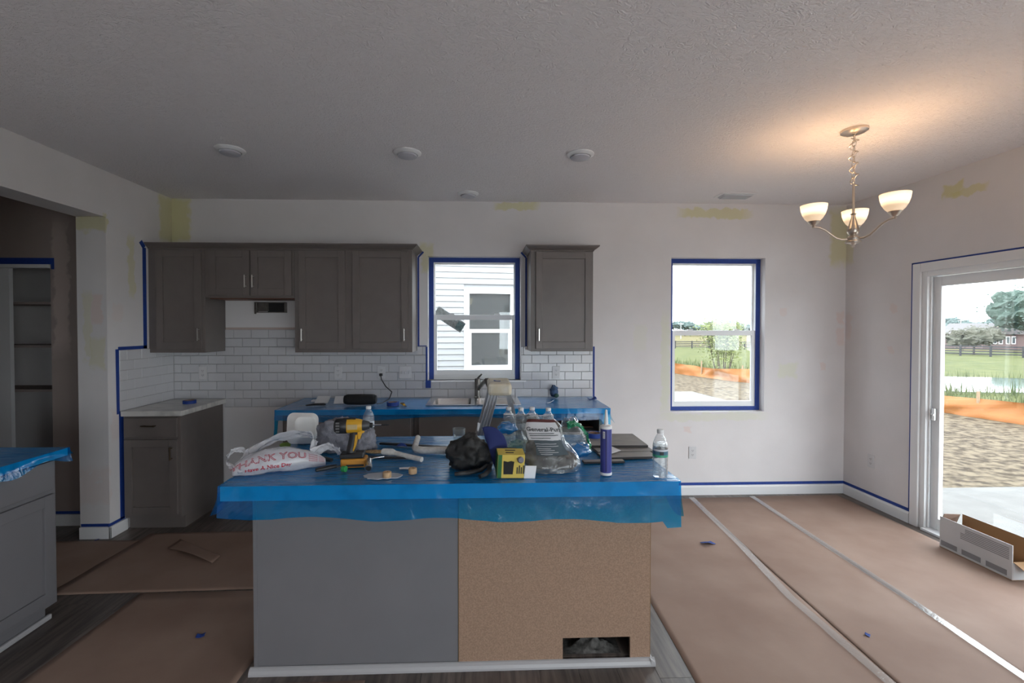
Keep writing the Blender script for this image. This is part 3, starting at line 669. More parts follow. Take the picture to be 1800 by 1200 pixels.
# ---------------------------------------------------------------- chandelier
CX, CY = 2.203, 2.628
ch = thing('chandelier', 'brushed nickel chandelier with three lit frosted glass shades', 'chandelier', (CX, CY, 2.05))
mat('brushed', (.62, .55, .48), .3, 1)
MB().lathe([(.068, CZ-.0005), (.068, CZ-.012), (.05, CZ-.022), (.012, CZ-.026), (.008, CZ-.034), (.001, CZ-.036)], (CX, CY, 0), n=32).build('canopy', M['brushed'], ch, smooth=40)
def link(c, hw, hh, r, ang):
    pts = []
    for k in range(15):
        a = 2*math.pi*k/14; p = Vector((hw*math.cos(a)*math.cos(ang), hw*math.cos(a)*math.sin(ang), hh*math.sin(a))); pts.append(Vector(c)+p)
    return pts
for k in range(9): MB().tube(link((CX, CY, CZ-.05-k*.031), .010, .02, .0022, R(90*(k % 2)+30)), .0024, 6).build('chain_link', M['brushed'], ch, smooth=60)
pts = [(CX+.026*math.sin(t*.9)*(.4+.6*abs(math.sin(t*.35))), CY+.024*math.cos(t*.9), CZ-.04-.0096*t) for t in range(0, 31)]
MB().tube(pts, .0028, 6).build('supply_wire', M['brushed'], ch, smooth=60)
MB().lathe([(.007, 2.44), (.007, 2.255), (.0075, 2.25)], (CX, CY, 0), n=16).build('stem', M['brushed'], ch, smooth=40)
MB().lathe([(.008, 2.262), (.016, 2.258), (.010, 2.25), (.011, 2.236), (.018, 2.21), (.027, 2.175), (.030, 2.155), (.024, 2.138), (.016, 2.132), (.024, 2.126), (.033, 2.118), (.033, 2.10), (.040, 2.094), (.040, 2.088), (.018, 2.083), (.009, 2.075), (.010, 2.066), (.001, 2.06)], (CX, CY, 0), n=28).build('hub', M['brushed'], ch, smooth=40)
sg = bpy.data.materials.new('shade_glass'); sg.use_nodes = True; n = sg.node_tree; b = n.nodes['Principled BSDF']
b.inputs['Base Color'].default_value = (.9,.82,.7,1); b.inputs['Roughness'].default_value = .35; b.inputs['Emission Color'].default_value = (1,.66,.36,1)
tcn = n.nodes.new('ShaderNodeTexCoord'); sx = n.nodes.new('ShaderNodeSeparateXYZ'); n.links.new(tcn.outputs['Generated'], sx.inputs[0])
rr_ = n.nodes.new('ShaderNodeValToRGB'); e = rr_.color_ramp.elements; e[0].position = .0; e[0].color = (.6,.6,.6,1); e[1].position = 1; e[1].color = (1.1,1.1,1.1,1); q = e.new(.62); q.color = (2.6,2.6,2.6,1); q = e.new(.3); q.color = (.55,.55,.55,1)
n.links.new(sx.outputs['Z'], rr_.inputs[0]); n.links.new(rr_.outputs['Color'], b.inputs['Emission Strength'])
for a in (48, 168, 288):
    dx, dy = math.cos(R(a)), math.sin(R(a)); RR = .212; px, py = CX+dx*RR, CY+dy*RR
    arm = [(CX+dx*q, CY+dy*q, z) for q, z in ((.03, 2.108), (.06, 2.108), (.09, 2.118), (.12, 2.142), (.15, 2.168), (.18, 2.183), (.205, 2.187), (.212, 2.192))]
    MB().tube(arm, .0055, 8).build('arm', M['brushed'], ch, smooth=60)
    MB().lathe([(.005, 2.182), (.009, 2.186), (.008, 2.195), (.020, 2.203), (.030, 2.218), (.034, 2.222), (.02, 2.224)], (px, py, 0), n=24).build('shade_holder', M['brushed'], ch, smooth=40)
    m = MB(); pr_ = [(.030, 2.2225), (.045, 2.238), (.058, 2.262), (.066, 2.29), (.070, 2.318)]
    m.lathe(pr_ + [(r-.003, z) for r, z in reversed(pr_)], (px, py, 0), n=32, cap=False)
    m.build('glass_shade', sg, ch, smooth=40)
    MB().ball((px, py, 2.275), (.02, .02, .028), 12, 8).build('bulb', mat('bulb%d' % a, (1,.9,.7), .4, emit=((1,.62,.30), 10)), ch, smooth=60)
    l = bpy.data.lights.new('bulb_light', 'POINT'); l.energy = 3.2; l.color = (1, .66, .38); l.shadow_soft_size = .03
    lo = bpy.data.objects.new('bulb_light', l); COL.objects.link(lo); lo.location = (px, py, 2.30)

# ================================================================= FLOOR PROTECTION
def sheet(poly, z, label, seed=0):
    """kraft paper sheet with a soft wave; poly = 4 corners"""
    a, b, c, d = [Vector(p) for p in poly]; nx = 26; ny = 26
    def fn(u, v):
        p = (a*(1-u)+b*u)*(1-v)+(d*(1-u)+c*u)*v
        e = min(u, 1-u, v, 1-v); k = min(1, e*12)
        return (p.x+.004*fbm(p.y*5, seed)*(1-k), p.y+.004*fbm(p.x*5, seed+4)*(1-k), z+.0009*k*(1+fbm(p.x*2.2, p.y*2.6, seed)))
    m = MB().grid(nx, ny, fn)
    return m.build('paper_sheet', M['kraft'], label=label, cat='paper', group='brown paper covering the floor', smooth=60, solid=.0006)
sheet([(.90, .2), (1.80, .2), (1.955, 4.13), (1.03, 4.13)], .0015, 'brown floor paper strip beside the island')
sheet([(1.78, .2), (2.42, .2), (2.53, 4.14), (1.945, 4.14)], .0045, 'middle brown floor paper strip between the two taped seams', 3)
sheet([(2.41, .2), (3.42, .2), (3.36, 4.16), (2.52, 4.15)], .0080, 'brown floor paper strip along the patio door', 6)
sheet([(-2.58, 2.76), (-.98, 2.79), (-1.0, 3.60), (-2.54, 3.57)], .0026, 'brown floor paper in front of the lone corner cabinet', 9)
sheet([(-3.3, 2.74), (-2.56, 2.75), (-2.53, 3.46), (-3.3, 3.46)], .0015, 'brown floor paper leading into the hall opening', 12)
sheet([(-2.10, .6), (-1.17, .6), (-1.05, 2.77), (-2.03, 2.765)], .0015, 'large brown floor paper left of the island near the viewer', 15)
sheet([(-1.08, .8), (-.5, .8), (-.52, 2.04), (-1.08, 2.035)], .0015, 'brown floor paper edge in front of the grey island panel', 18)
sheet([(-2.0, -3.2), (3.3, -3.2), (3.3, .15), (-2.0, .15)], .0015, 'wide brown floor paper added behind the viewpoint to bounce light upward', 24)  # unseen sheet, added so the floor throws light up to the ceiling
def clear_strip(pts, half, z, label):
    m = MB(); P = [Vector(p) for p in pts]; q = []
    for i in range(len(P)-1):
        for k in range(10): q.append(P[i].lerp(P[i+1], k/10))
    q.append(P[-1])
    m.grid(len(q)-1, 4, lambda u, v: (lambda p: (p.x+(v-.5)*2*half*(1+.1*fbm(p.y*4, 1)), p.y, z+.0008*fbm(p.x*40, p.y*30, v*5)))(q[int(round(u*(len(q)-1)))]))
    return m.build('packing_tape', M['clear_tape'], label=label, cat='tape', group='clear tape on the paper seams', smooth=60)
clear_strip([(1.80, .4), (1.815, 1.94), (1.81, 2.58), (1.885, 3.21), (1.955, 4.14)], .026, .0105, 'clear tape over the paper seam nearer the island')
clear_strip([(2.42, .4), (2.445, 1.94), (2.48, 2.48), (2.49, 3.03), (2.53, 4.14)], .024, .0135, 'clear tape over the paper seam nearer the patio door')
# torn flap in the left paper
m = MB(); m.grid(14, 6, lambda u, v: (-2.24+.44*u, 3.33-.22*u+.14*v*(1-.3*u)-.02, .0095+.016*(1-v)*math.sin(u*math.pi)))
m.build('torn_paper', M['kraft'], label='torn curled paper flap on the floor left of the island', cat='paper', smooth=60, solid=.0006)
def scrap(c, s, rz, label, seed, mt='tape'):
    m = MB(); ca, sa = math.cos(rz), math.sin(rz)
    def fn(u, v):
        x = (u-.5)*s[0]; y = (v-.5)*s[1]; h = s[2]*(.5+.5*math.sin(u*4+seed))*(.6+.4*math.sin(v*3+seed*2))
        return (c[0]+ca*x-sa*y, c[1]+sa*x+ca*y, c[2]+abs(h)+.001)
    return m.grid(10, 5, fn).build('tape_scrap', M[mt], label=label, cat='tape', group='scraps of tape', smooth=60, solid=.0006)
scrap((1.66, 3.25, .006), (.10, .05, .025), .3, 'crumpled blue tape scrap on the floor paper beside the island', 1)
scrap((1.985, 2.245, .006), (.03, .022, .012), .8, 'small blue tape scrap between the two taped seams', 2)
scrap((-1.436, 2.361, .005), (.04, .03, .012), .2, 'small blue tape scrap on the paper left of the island', 3)
scrap((-2.86, 3.47, .002), (.025, .02, .012), .2, 'tiny blue tape scrap at the foot of the opening jamb', 4)
scrap((1.10, 4.08, .006), (.10, .05, .02), -.4, 'dark paper scrap on the floor behind the island corner', 5, 'dark')

# ================================================================= OUTDOORS
def ground_z(x, y):
    r = math.hypot(x-3, y-4); t = max(0, min(1, (r-13)/70))
    return -.4 - 1.7*t
# yard and fields: bare earth up to the silt fence, meadow, then a yellow field
gmat = mat('earth_and_grass', (.3,.2,.1), .95, bump=1.0, bscale=7, detail=10, spec=.08)
n = gmat.node_tree; b = n.nodes['Principled BSDF']; g = n.nodes.new('ShaderNodeNewGeometry'); sp = n.nodes.new('ShaderNodeSeparateXYZ'); n.links.new(g.outputs['Position'], sp.inputs[0])
def ramp_noise(scale, c1, c2, a=.35, z=.65, st=(1,1,1)):
    mp = n.nodes.new('ShaderNodeMapping'); mp.inputs['Scale'].default_value = st; n.links.new(g.outputs['Position'], mp.inputs[0])
    t = n.nodes.new('ShaderNodeTexNoise'); t.inputs['Scale'].default_value = scale; t.inputs['Detail'].default_value = 8; n.links.new(mp.outputs[0], t.inputs['Vector'])
    r = n.nodes.new('ShaderNodeValToRGB'); r.color_ramp.elements[0].position = a; r.color_ramp.elements[1].position = z
    r.color_ramp.elements[0].color = (*c1, 1); r.color_ramp.elements[1].color = (*c2, 1); n.links.new(t.outputs['Fac'], r.inputs[0]); return r.outputs[0]
def math_(op, a, bb):
    m_ = n.nodes.new('ShaderNodeMath'); m_.operation = op
    for k, q in enumerate((a, bb)):
        if isinstance(q, (int, float)): m_.inputs[k].default_value = q
        else: n.links.new(q, m_.inputs[k])
    return m_.outputs[0]
def mixc(f, a, bb):
    m_ = n.nodes.new('ShaderNodeMix'); m_.data_type = 'RGBA'; n.links.new(f, m_.inputs['Factor']); n.links.new(a, m_.inputs['A']); n.links.new(bb, m_.inputs['B']); return m_.outputs['Result']
dirt = ramp_noise(9, (.036, .026, .017), (.125, .098, .066), .38, .6); grass = ramp_noise(1.1, (.04, .05, .012), (.088, .09, .03)); field = ramp_noise(.3, (.09, .075, .028), (.105, .09, .038))
# silt fence line through (9.0,20.5) and (11.07,8.87): signed distance, positive beyond it
dx_, dy_ = 2.07, -11.63; ln = math.hypot(dx_, dy_); nx_, ny_ = -dy_/ln, dx_/ln
sd_ = math_('SUBTRACT', math_('ADD', math_('MULTIPLY', sp.outputs[0], nx_), math_('MULTIPLY', sp.outputs[1], ny_)), nx_*9.0+ny_*20.5)
f1 = n.nodes.new('ShaderNodeMapRange'); f1.inputs['From Min'].default_value = -.1; f1.inputs['From Max'].default_value = .4; n.links.new(sd_, f1.inputs['Value'])
f2 = n.nodes.new('ShaderNodeMapRange'); f2.inputs['From Min'].default_value = 104; f2.inputs['From Max'].default_value = 108
n.links.new(math_('ADD', math_('MULTIPLY', sp.outputs[0], .50), math_('MULTIPLY', sp.outputs[1], 1.0)), f2.inputs['Value'])
col = mixc(f2.outputs[0], mixc(f1.outputs[0], dirt, grass), field); n.links.new(col, b.inputs['Base Color'])
def gpt(u, v):
    x = -60 + 420*(u**1.8); y = -60 + 420*(v**1.8)
    r = math.hypot(x-3, y-4)
    return (x, y, ground_z(x, y) + (.04*fbm(x*.7, y*.7, 1) if 3 < r < 60 else 0))
MB().grid(130, 130, gpt).build('ground', gmat, kind='structure', smooth=70)
MB().box(XR+WT+.02, 7.2, 1.0, 4.6, -.38, -.10).build('patio_slab', M['patio'], label='pale concrete patio slab outside the sliding door', cat='patio')
m = MB(); m.prism([(4.6, 6.5), (6.2, 6.5), (5.75, 12.2), (4.6, 12.2)], .3, (0, 0, -.45), (1,0,0), (0,1,0)).build('concrete_pad', M['patio'], label='pale concrete pad on the dirt outside the dining window', cat='slab')
MB().box(-4.5, 9, -14, YB-WT-.05, -.38, -.08).build('reflector', M['concrete'], label='pale concrete slab added outside behind the viewpoint to bounce light on the ceiling', cat='reflector')  # unseen pale slab, added to bounce sky light onto the ceiling
MB().box(XR+WT+.05, 8.5, -3.5, .8, -.38, -.09).build('bounce_apron', M['concrete'], label='pale concrete apron added beside the house to bounce light through the right window', cat='path')  # unseen apron, added to bounce more light in from the right
# orange silt fence: cloth and stakes
o = thing('silt_fence', 'orange silt fence across the dirt yard', 'fence', (10, 15, -.4))
fa, fb = Vector((7.0, 31.7)), Vector((13.2, -3.1))
def clothp(u, v):
    p = fa.lerp(fb, u); s = u*36; h = .50+.08*math.sin(s*.8)+.06*fbm(s*.5, 2)
    sag = .10*math.sin(s*1.9+v*2)*(.3+v) + .10*fbm(s*2, v*2, 5)
    q = p + Vector((nx_, ny_))*sag
    return (q.x, q.y, ground_z(q.x, q.y) - .03 + h*v)
MB().grid(220, 6, clothp).build('cloth', M['silt_cloth'], o, smooth=70)
wood = mat('stake_wood', (.25,.17,.10), .9)
for k in range(15):
    p = fa.lerp(fb, (k+.5)/15) + Vector((nx_, ny_))*.08; MB().box(p.x-.02, p.x+.02, p.y-.02, p.y+.02, -.5, .18).build('stake', wood, o)
# pond
m = MB(); ring = [(17.4+4.2*math.cos(a)*(1+.15*math.sin(3*a)), 15.8+2.6*math.sin(a)*(1+.12*math.cos(2*a)), -.42) for a in [2*math.pi*k/32 for k in range(32)]]
m.add(ring + [(x, y, -.47) for x, y, z in ring], [tuple(range(32)), tuple(range(63, 31, -1))] + [(i, 32+i, 32+(i+1) % 32, (i+1) % 32) for i in range(32)]); m.build('pond', mat('pond_water', (.10,.12,.10), .05, spec=1.0), label='small pond beyond the orange silt fence', cat='pond')
# reeds and tall grass: nobody could count it
random.seed(3); m = MB(); m2 = MB()
def blade(mm, x, y, h, wd):
    a = random.uniform(0, 6.28); lx, ly = random.gauss(0, .12)*h, random.gauss(0, .12)*h; z = ground_z(x, y)-.03
    ca, sa = math.cos(a)*wd, math.sin(a)*wd
    mm.add([(x-ca, y-sa, z), (x+ca, y+sa, z), (x+lx, y+ly, z+h)], [(0,1,2)])
for k in range(6000):
    u = random.random(); p = fa.lerp(fb, u) + Vector((nx_, ny_))*(.4+abs(random.gauss(0, 3.5))); x, y = p
    if ((x-17.4)/4.3)**2+((y-15.8)/2.7)**2 < 1: continue
    blade(m, x, y, random.uniform(.15, .42), .018)
for k in range(900):
    a = random.uniform(0, 6.28); q = 1.0+abs(random.gauss(0, .15)); x, y = 17.4+4.3*q*math.cos(a), 15.8+2.7*q*math.sin(a); blade(m, x, y, random.uniform(.25, .6), .02)
m.build('tall_grass', mat('reed', (.05,.07,.016), .8, c2=(.10,.11,.04), vscale=1.5), label='tall green grass behind the silt fence and round the pond', cat='grass', kind='stuff')
# board fence
blk = mat('fence_black', (.022,.022,.025), .7)
o = thing('board_fence', 'black four-rail board fence across the field', 'fence', (50, 73, -2))
segs = [(Vector((12, 90)), Vector((50, 73.8))), (Vector((50, 73.8)), Vector((80, 24)))]
for a, b_ in segs:
    L = (b_-a).length; k = int(L/2.6); d = (b_-a)/L
    for i in range(k+1):
        p = a + d*(L*i/k); z = ground_z(p.x, p.y); MB().box(p.x-.08, p.x+.08, p.y-.08, p.y+.08, z-.1, z+1.35).build('post', blk, o)
    for zz in (.32, .62, .92, 1.22):
        m = MB(); rs = []
        for i in range(k+1):
            p = a + d*(L*i/k); z = ground_z(p.x, p.y)+zz; t = Vector((-d.y, d.x))*.03
            rs.append([(p.x-t.x, p.y-t.y, z-.07), (p.x+t.x, p.y+t.y, z-.07), (p.x+t.x, p.y+t.y, z+.07), (p.x-t.x, p.y-t.y, z+.07)])
        m.rings(rs).build('rail', blk, o)
# trees
def leafmat(nm, a, b_): return mat(nm, a, .9, c2=b_, vscale=.9, bump=.8, bscale=1.5, detail=6)
leafmat('hazed_leaf', (.055,.085,.08), (.10,.13,.12)); leafmat('dark_leaf', (.03,.055,.04), (.075,.105,.085)); leafmat('brown_leaf', (.05,.05,.033), (.095,.09,.065))  # far leaves paler and bluer, distance haze mixed into their colour
mat('bark', (.07,.055,.045), .9)
def tree(x, y, h, wd, lm_, label, seed, blobs=5, grp='trees beyond the field', leaves=320, leaf=.045):
    z = ground_z(x, y); o = thing('tree', label, 'tree', (x, y, z), group=grp)
    MB().tube([(x, y, z-.2), (x+.02*h, y, z+h*.35), (x, y, z+h*.6)], [.035*h, .025*h, .012*h], 7).build('trunk', M['bark'], o)
    random.seed(seed); m = MB(); nl = max(60, int(leaves/blobs)); ls = wd*leaf
    for k in range(blobs):
        a = 2*math.pi*k/blobs + random.random(); rr2 = 0 if k == 0 else wd*.3
        c = (x+rr2*math.cos(a), y+rr2*math.sin(a), z+h*(.62 if k == 0 else random.uniform(.45, .72))); s_ = random.uniform(.28, .42)
        m.ball(c, (wd*s_*.72, wd*s_*.72, h*s_*.58), 14, 9, lambda d: 1+.5*fbm(d.x*2.2+seed+k, d.y*2.2, d.z*2.2, 4))
        for q in range(nl):
            d = Vector((random.gauss(0,1), random.gauss(0,1), random.gauss(0,1))).normalized(); g_ = random.uniform(.6, 1.08)*(1+.4*fbm(d.x*2.2+seed+k, d.y*2.2, d.z*2.2, 4))
            p = Vector(c) + Vector((d.x*wd*s_, d.y*wd*s_, d.z*h*s_*.8))*g_; u = Vector((random.gauss(0,1), random.gauss(0,1), random.gauss(0,.5))).normalized(); v = u.orthogonal().normalized()
            m.add([p-u*ls, p+v*ls*.7, p+u*ls, p-v*ls*.7], [(0,1,2,3)])
    m.build('crown', M[lm_], o)
k = 0; where = ['far hazy tree in the treeline, counted %s from the left edge of the dining window' % q for q in ('first', 'second', 'third', 'fourth', 'fifth', 'sixth', 'seventh')]
for i, px in enumerate((84, 91, 98, 105, 112, 119, 126)): tree(px, 200, 7.0+1.0*math.sin(i*2.1), 9.5, 'hazed_leaf', where[i], 30+i, 4)
where = ['far hazy tree left in the patio door view, %s one' % q for q in ('first', 'second', 'third', 'fourth', 'fifth', 'sixth')]
for i, px in enumerate((205, 213, 220, 228, 236, 244)): tree(px, 198, 8.5+1.5*math.sin(i*1.7), 10, 'hazed_leaf', where[i], 50+i, 4)
tree(67.5, 60, 4.6, 5.0, 'brown_leaf', 'small olive-brown tree beside the farmhouse', 70, 6, leaves=900, leaf=.03)
tree(86.0, 67, 10.5, 9.5, 'dark_leaf', 'large dark evergreen tree over the farmhouse', 71, 9, leaves=2600, leaf=.024)
# sapling outside the dining window
o = thing('sapling', 'slim light-green sapling outside the dining window', 'tree', (11.5, 21.2, -.55))
random.seed(5); m = MB(); tips = []
for k in range(7):
    a = k*.9; bx, by = 11.5+.25*math.cos(a), 21.2+.25*math.sin(a); p = [(bx, by, -.6)]; lean = random.uniform(.2, .5)
    for q in range(1, 6): p.append((bx+lean*q/5*math.cos(a)*1.1+random.gauss(0, .04), by+lean*q/5*math.sin(a)+random.gauss(0, .04), -.6+q*.44)); tips += [p[-1]]*(q-1)
    m.tube(p, [.03, .025, .02, .015, .01, .006], 5)
m.build('stem', M['bark'], o)
m = MB()
for k in range(2600):
    c = Vector(random.choice(tips)) + Vector((random.gauss(0, .22), random.gauss(0, .22), random.gauss(0, .2))); u = Vector((random.gauss(0,1), random.gauss(0,1), random.gauss(0,1))).normalized(); v = u.orthogonal().normalized()
    m.add([c-u*.08, c+v*.035, c+u*.08, c-v*.035], [(0,1,2,3)])
m.build('foliage', mat('sap_leaf', (.10,.125,.028), .7, c2=(.16,.17,.055), vscale=4), o, kind='stuff')
# utility poles and wire
pol = mat('pole_grey', (.30,.30,.30), .8)
for (x, y, h), nm in zip(((66.9, 150, 5.5), (75, 150, 4.8), (85.7, 150, 7.0), (87.1, 150, 6.8), (164, 150, 6.6)), ('leftmost in the dining window', 'second in the dining window', 'left of the close pair in the dining window', 'right of the close pair in the dining window', 'in the patio door view')):
    o = thing('utility_pole', 'thin pale utility pole '+nm, 'pole', (x, y, -2.1), group='utility poles')
    MB().cyl((x, y, -2.2), (x, y, -2.1+h), .16, .12, 8).build('shaft', pol, o); MB().box(x-.9, x+.9, y-.08, y+.08, h-2.7, h-2.5).build('crossarm', pol, o)
MB().tube([(66.9+97.1*k/24, 150, 3.2+1.15*k/24-1.1*math.sin(math.pi*k/24)) for k in range(25)], .04, 5).build('power_line', blk, label='thin overhead power line in front of the sky', cat='wire')
# farmhouse
o = thing('farmhouse', 'low pink brick farmhouse beyond the fence', 'house', (90, 76, -2.3))
fh = mat('pink_brick', (.13,.085,.08), .9, var=.1, vscale=8); fg = mat('house_glass', (.05,.06,.07), .1)
MB().box(86, 100, 75, 82, -2.4, .45).build('wall', fh, o); MB().prism([(85.5, .45), (100.5, .45), (98, 2.4), (88, 2.4)], 8, (0, 82.5, 0), (1,0,0), (0,0,1)).build('roof', mat('roof_grey', (.12,.11,.11), .9), o)
for x in (88.1, 89.1, 90.4, 91.4):
    q = MB().box(x-.36, x+.36, 74.93, 75.0, -1.2, .1).build('window', M['trim_white'], o); MB().box(x-.24, x+.24, 74.90, 74.929, -1.08, -.02).build('pane', fg, q)

# ---------------------------------------------------------------- neighbouring house outside the sink window
NA = R(9); nb = thing('neighbor_house', 'white clapboard house close outside the sink window', 'house', (0, 8.0, -.4), NA)
sid = mat('siding', (.27,.275,.28), .6)
WN = (-.235, .565, 1.245, 2.615)         # window in the neighbour's wall, local x and z
m = MB(); cells(m, 'x', .02, .2, [-5, WN[0], WN[1], 2.3], [0, WN[2], WN[3], 5.6], [WN]); m.build('wall', sid, nb, local=True)
bh = .102
def clap(xa, xb, z):
    MB().add([(xa, .018, z), (xb, .018, z), (xb, -.020, z), (xa, -.020, z), (xa, .018, z+bh), (xb, .018, z+bh), (xb, -.004, z+bh), (xa, -.004, z+bh)], [(0,3,2,1),(4,5,6,7),(3,2,6,7),(0,1,5,4),(1,2,6,5),(3,0,4,7)][:]).build('clapboard', sid, nb, local=True)
for k in range(50):
    z = .2 + k*bh
    if z+bh > WN[2]-.06 and z < WN[3]+.06: clap(-5, WN[0]-.06, z); clap(WN[1]+.06, 2.3, z)
    else: clap(-5, 2.3, z)
wn = MB(); a, b_, c, d = WN
for q in ((a-.06, a+.03, c-.06, d+.06), (b_-.03, b_+.06, c-.06, d+.06), (a+.03, b_-.03, d-.03, d+.06), (a+.03, b_-.03, c-.06, c+.04)): wn.box(q[0], q[1], -.03, .1, q[2], q[3])
wn = wn.build('window', M['vinyl_white'], nb, local=True)
mz = 1.93
MB().box(a+.03, b_-.03, .0, .05, mz-.03, mz+.03).build('meeting_rail', M['vinyl_white'], wn, local=True)
dg_ = sheer('dark_pane', (.42,.46,.47), (.12,.13,.13), .25, .02, .06)
MB().box(a+.03, b_-.03, .03, .034, mz+.03, d-.03).build('pane', dg_, wn, local=True); MB().box(a+.07, b_-.07, .02, .024, c+.08, mz-.03).build('pane', dg_, wn, local=True)
m = MB()
for q in ((a+.03, a+.07, c+.04, mz-.03), (b_-.07, b_-.03, c+.04, mz-.03), (a+.07, b_-.07, c+.04, c+.08)): m.box(q[0], q[1], .005, .04, q[2], q[3])
m.build('lower_sash', M['vinyl_white'], wn, local=True)
MB().box(-4.9, -4.8, .3, 3.5, .3, 3.0).box(2.2, 2.3, .3, 3.5, .3, 3.0).box(-4.9, 2.3, 3.5, 3.6, .3, 3.0).box(-4.9, 2.3, .21, 3.6, 3.0, 3.05).box(-4.9, 2.3, .21, 3.6, .3, .35).build('interior', M['paint_plain'], nb, local=True)
m = MB().lathe([(.05, 0), (.075, .05), (.085, .13)], (-.12, .8, 2.42), n=20, cap=False); m.build('reflected_shade', mat('reflected_glow', (1,.85,.6), .5, emit=((1,.75,.45), 1.6)), nb, local=True, solid=.003, smooth=50)  # glowing shade added to stand in for a chandelier reflection in the window

# ================================================================= CLUTTER ON THE ISLAND
def off(m, c): m.v = [(v[0]+c[0], v[1]+c[1], v[2]+c[2]) for v in m.v]; return m
def rot(m, e, c=(0,0,0)):
    q = Euler(e).to_matrix(); m.v = [tuple(q @ Vector(v) + Vector(c)) for v in m.v]; return m
mat('ink_red', (.48,.02,.05), .6); mat('ink_dark', (.03,.035,.04), .6); mat('print_white', (.80,.80,.81), .6)
mat('black_plastic', (.018,.018,.02), .42); mat('dusty_black', (.014,.014,.015), .6, c2=(.10,.10,.10), vscale=22, vpos=(.5,.8)); mat('yellow_plastic', (.62,.33,.02), .45)
mat('blue_cloth', (.01,.02,.11), .85); mat('towel_grey', (.23,.23,.265), .95, var=.15, vscale=40, bump=.4, bscale=160); mat('foam_white', (.74,.74,.72), .6)
mat('nose_grey', (.07,.07,.075), .4, .4); mat('slot_grey', (.14,.14,.14), .5); mat('badge', (.50,.38,.18), .5)
mat('orange_plastic', (.55,.24,.03), .45)

# white carrier bag lying on its side, with its printed thanks
bag = thing('carrier_bag', 'crumpled white plastic carrier bag with red lettering', 'bag', (-.92, 2.08, TI))
BA, BB = Vector((-1.085, 2.02, 0)), Vector((-.735, 2.17, 0)); bd = (BB-BA).normalized(); bn = Vector((bd.y, -bd.x, 0))
def bagpt(u, a, lift=0.0):
    """u along the bag, a = angle round it (0 = facing the viewer, 90 = up)"""
    w_ = (math.sin(math.pi*min(1, max(0, u*.90+.05)))**.55)
    ry = .072*w_*(1.1-.35*u); rz = .058*w_*(1.05-.25*u)
    q = 1 + .13*fbm(u*5, math.cos(a)*2, math.sin(a)*2+3, 4) + .05*abs(fbm(u*16, math.cos(a)*5, math.sin(a)*5))
    p = BA.lerp(BB, u) + bn*(ry*math.cos(a)*q+lift*math.cos(a)) + Vector((0, 0, TI+.001+max(0, rz*(.92+math.sin(a)*q)) + lift*math.sin(a)))
    return p
m = MB(); m.rings([[bagpt(u/44, 2*math.pi*j/36) for j in range(36)] for u in range(45)]); m.build('pouch', M['poly_milk'], bag, smooth=70)
def lettering(txt, size, u0, a0, mt, outline=0, bold=0, slant=0, parent=bag, name='lettering'):
    vs, fs = text_mesh(txt, size, outline, bold); L = (BB-BA).length; mm = MB()
    mm.add([bagpt(u0+v[0]/L, R(a0)+(v[1]+slant*v[0])/.066, .0022+v[2]) for v in vs], fs)
    return mm.build(name, M[mt], parent)
lettering('THANK YOU', .052, -.02, 12, 'ink_red', outline=.0011, slant=.04); lettering('Have A Nice Day', .026, .13, -20, 'ink_red', bold=.0006, slant=.04)
for k in range(4): lettering('THANK YOU', .012, .80, 45-k*13, 'ink_red', bold=.0002)
# handles: two thin loops of film
def ribbon(pts, wd, seed, up=(0,-.5,1)):
    P = [Vector(p) for p in pts]; up = Vector(up).normalized(); N = len(P)-1; n_ = 40
    def sp(t):
        t = t*N; i = min(int(t), N-1); f_ = t-i; p0, p1, p2, p3 = P[max(i-1,0)], P[i], P[i+1], P[min(i+2,N)]
        return .5*((2*p1)+(p2-p0)*f_+(2*p0-5*p1+4*p2-p3)*f_*f_+(3*p1-p0-3*p2+p3)*f_**3)
    return MB().grid(n_, 8, lambda u, v: sp(u) + up*((v-.5)*wd*(.8+.4*fbm(u*5, seed))) + Vector((.012*fbm(u*7, v*3, seed), .012*fbm(u*7, v*3, seed+5), .008*fbm(u*9, v*4, seed+9))))
ribbon([(-1.06, 2.06, .985), (-1.05, 2.17, 1.02), (-.98, 2.24, 1.05), (-.88, 2.26, 1.065), (-.81, 2.24, 1.05), (-.80, 2.18, 1.0)], .085, 1, (0,-.75,.65)).build('handle', M['poly_milk'], bag, smooth=70)
ribbon([(-1.03, 1.99, .965), (-1.10, 2.02, .985), (-1.125, 2.06, 1.02), (-1.09, 2.10, 1.03), (-1.04, 2.10, 1.0)], .05, 2, (.3,-.6,.7)).build('handle', M['poly_milk'], bag, smooth=70)
ribbon([(-.80, 2.17, .99), (-.74, 2.22, 1.01), (-.70, 2.24, .985), (-.685, 2.25, .965)], .075, 3, (0,-.6,.8)).build('knot_end', M['poly_milk'], bag, smooth=70)

# foam clamshell
def tray(s0, s1, dep, rad):
    def rs_(h, r, z, n=6):
        out = []
        for cx, cy, a0 in ((h-r, h-r, 0), (-h+r, h-r, 90), (-h+r, -h+r, 180), (h-r, -h+r, 270)):
            for k in range(n+1): a = R(a0+90*k/n); out.append((cx+r*math.cos(a), cy+r*math.sin(a), z))
        return out
    m = MB(); m.rings([rs_(s0, rad, 0), rs_(s0+.006, rad, .003), rs_(s0, rad, .008), rs_(s1+.006, rad, dep-.008), rs_(s1, rad*.9, dep), rs_(s1-.012, rad*.7, dep+.001), rs_(s1-.02, rad*.6, dep-.004)]); return m
cl = thing('takeout_container', 'open white foam takeout container behind the carrier bag', 'container', (-.985, 2.53, TI))
rot(tray(.078, .055, .04, .036), (R(72), R(8), R(38)), (-.975, 2.52, 1.035)).build('lid', M['foam_white'], cl, smooth=40)
rot(tray(.074, .052, .04, .024), (R(180), 0, R(30)), (-.985, 2.62, TI+.043)).build('base', M['foam_white'], cl, smooth=40)
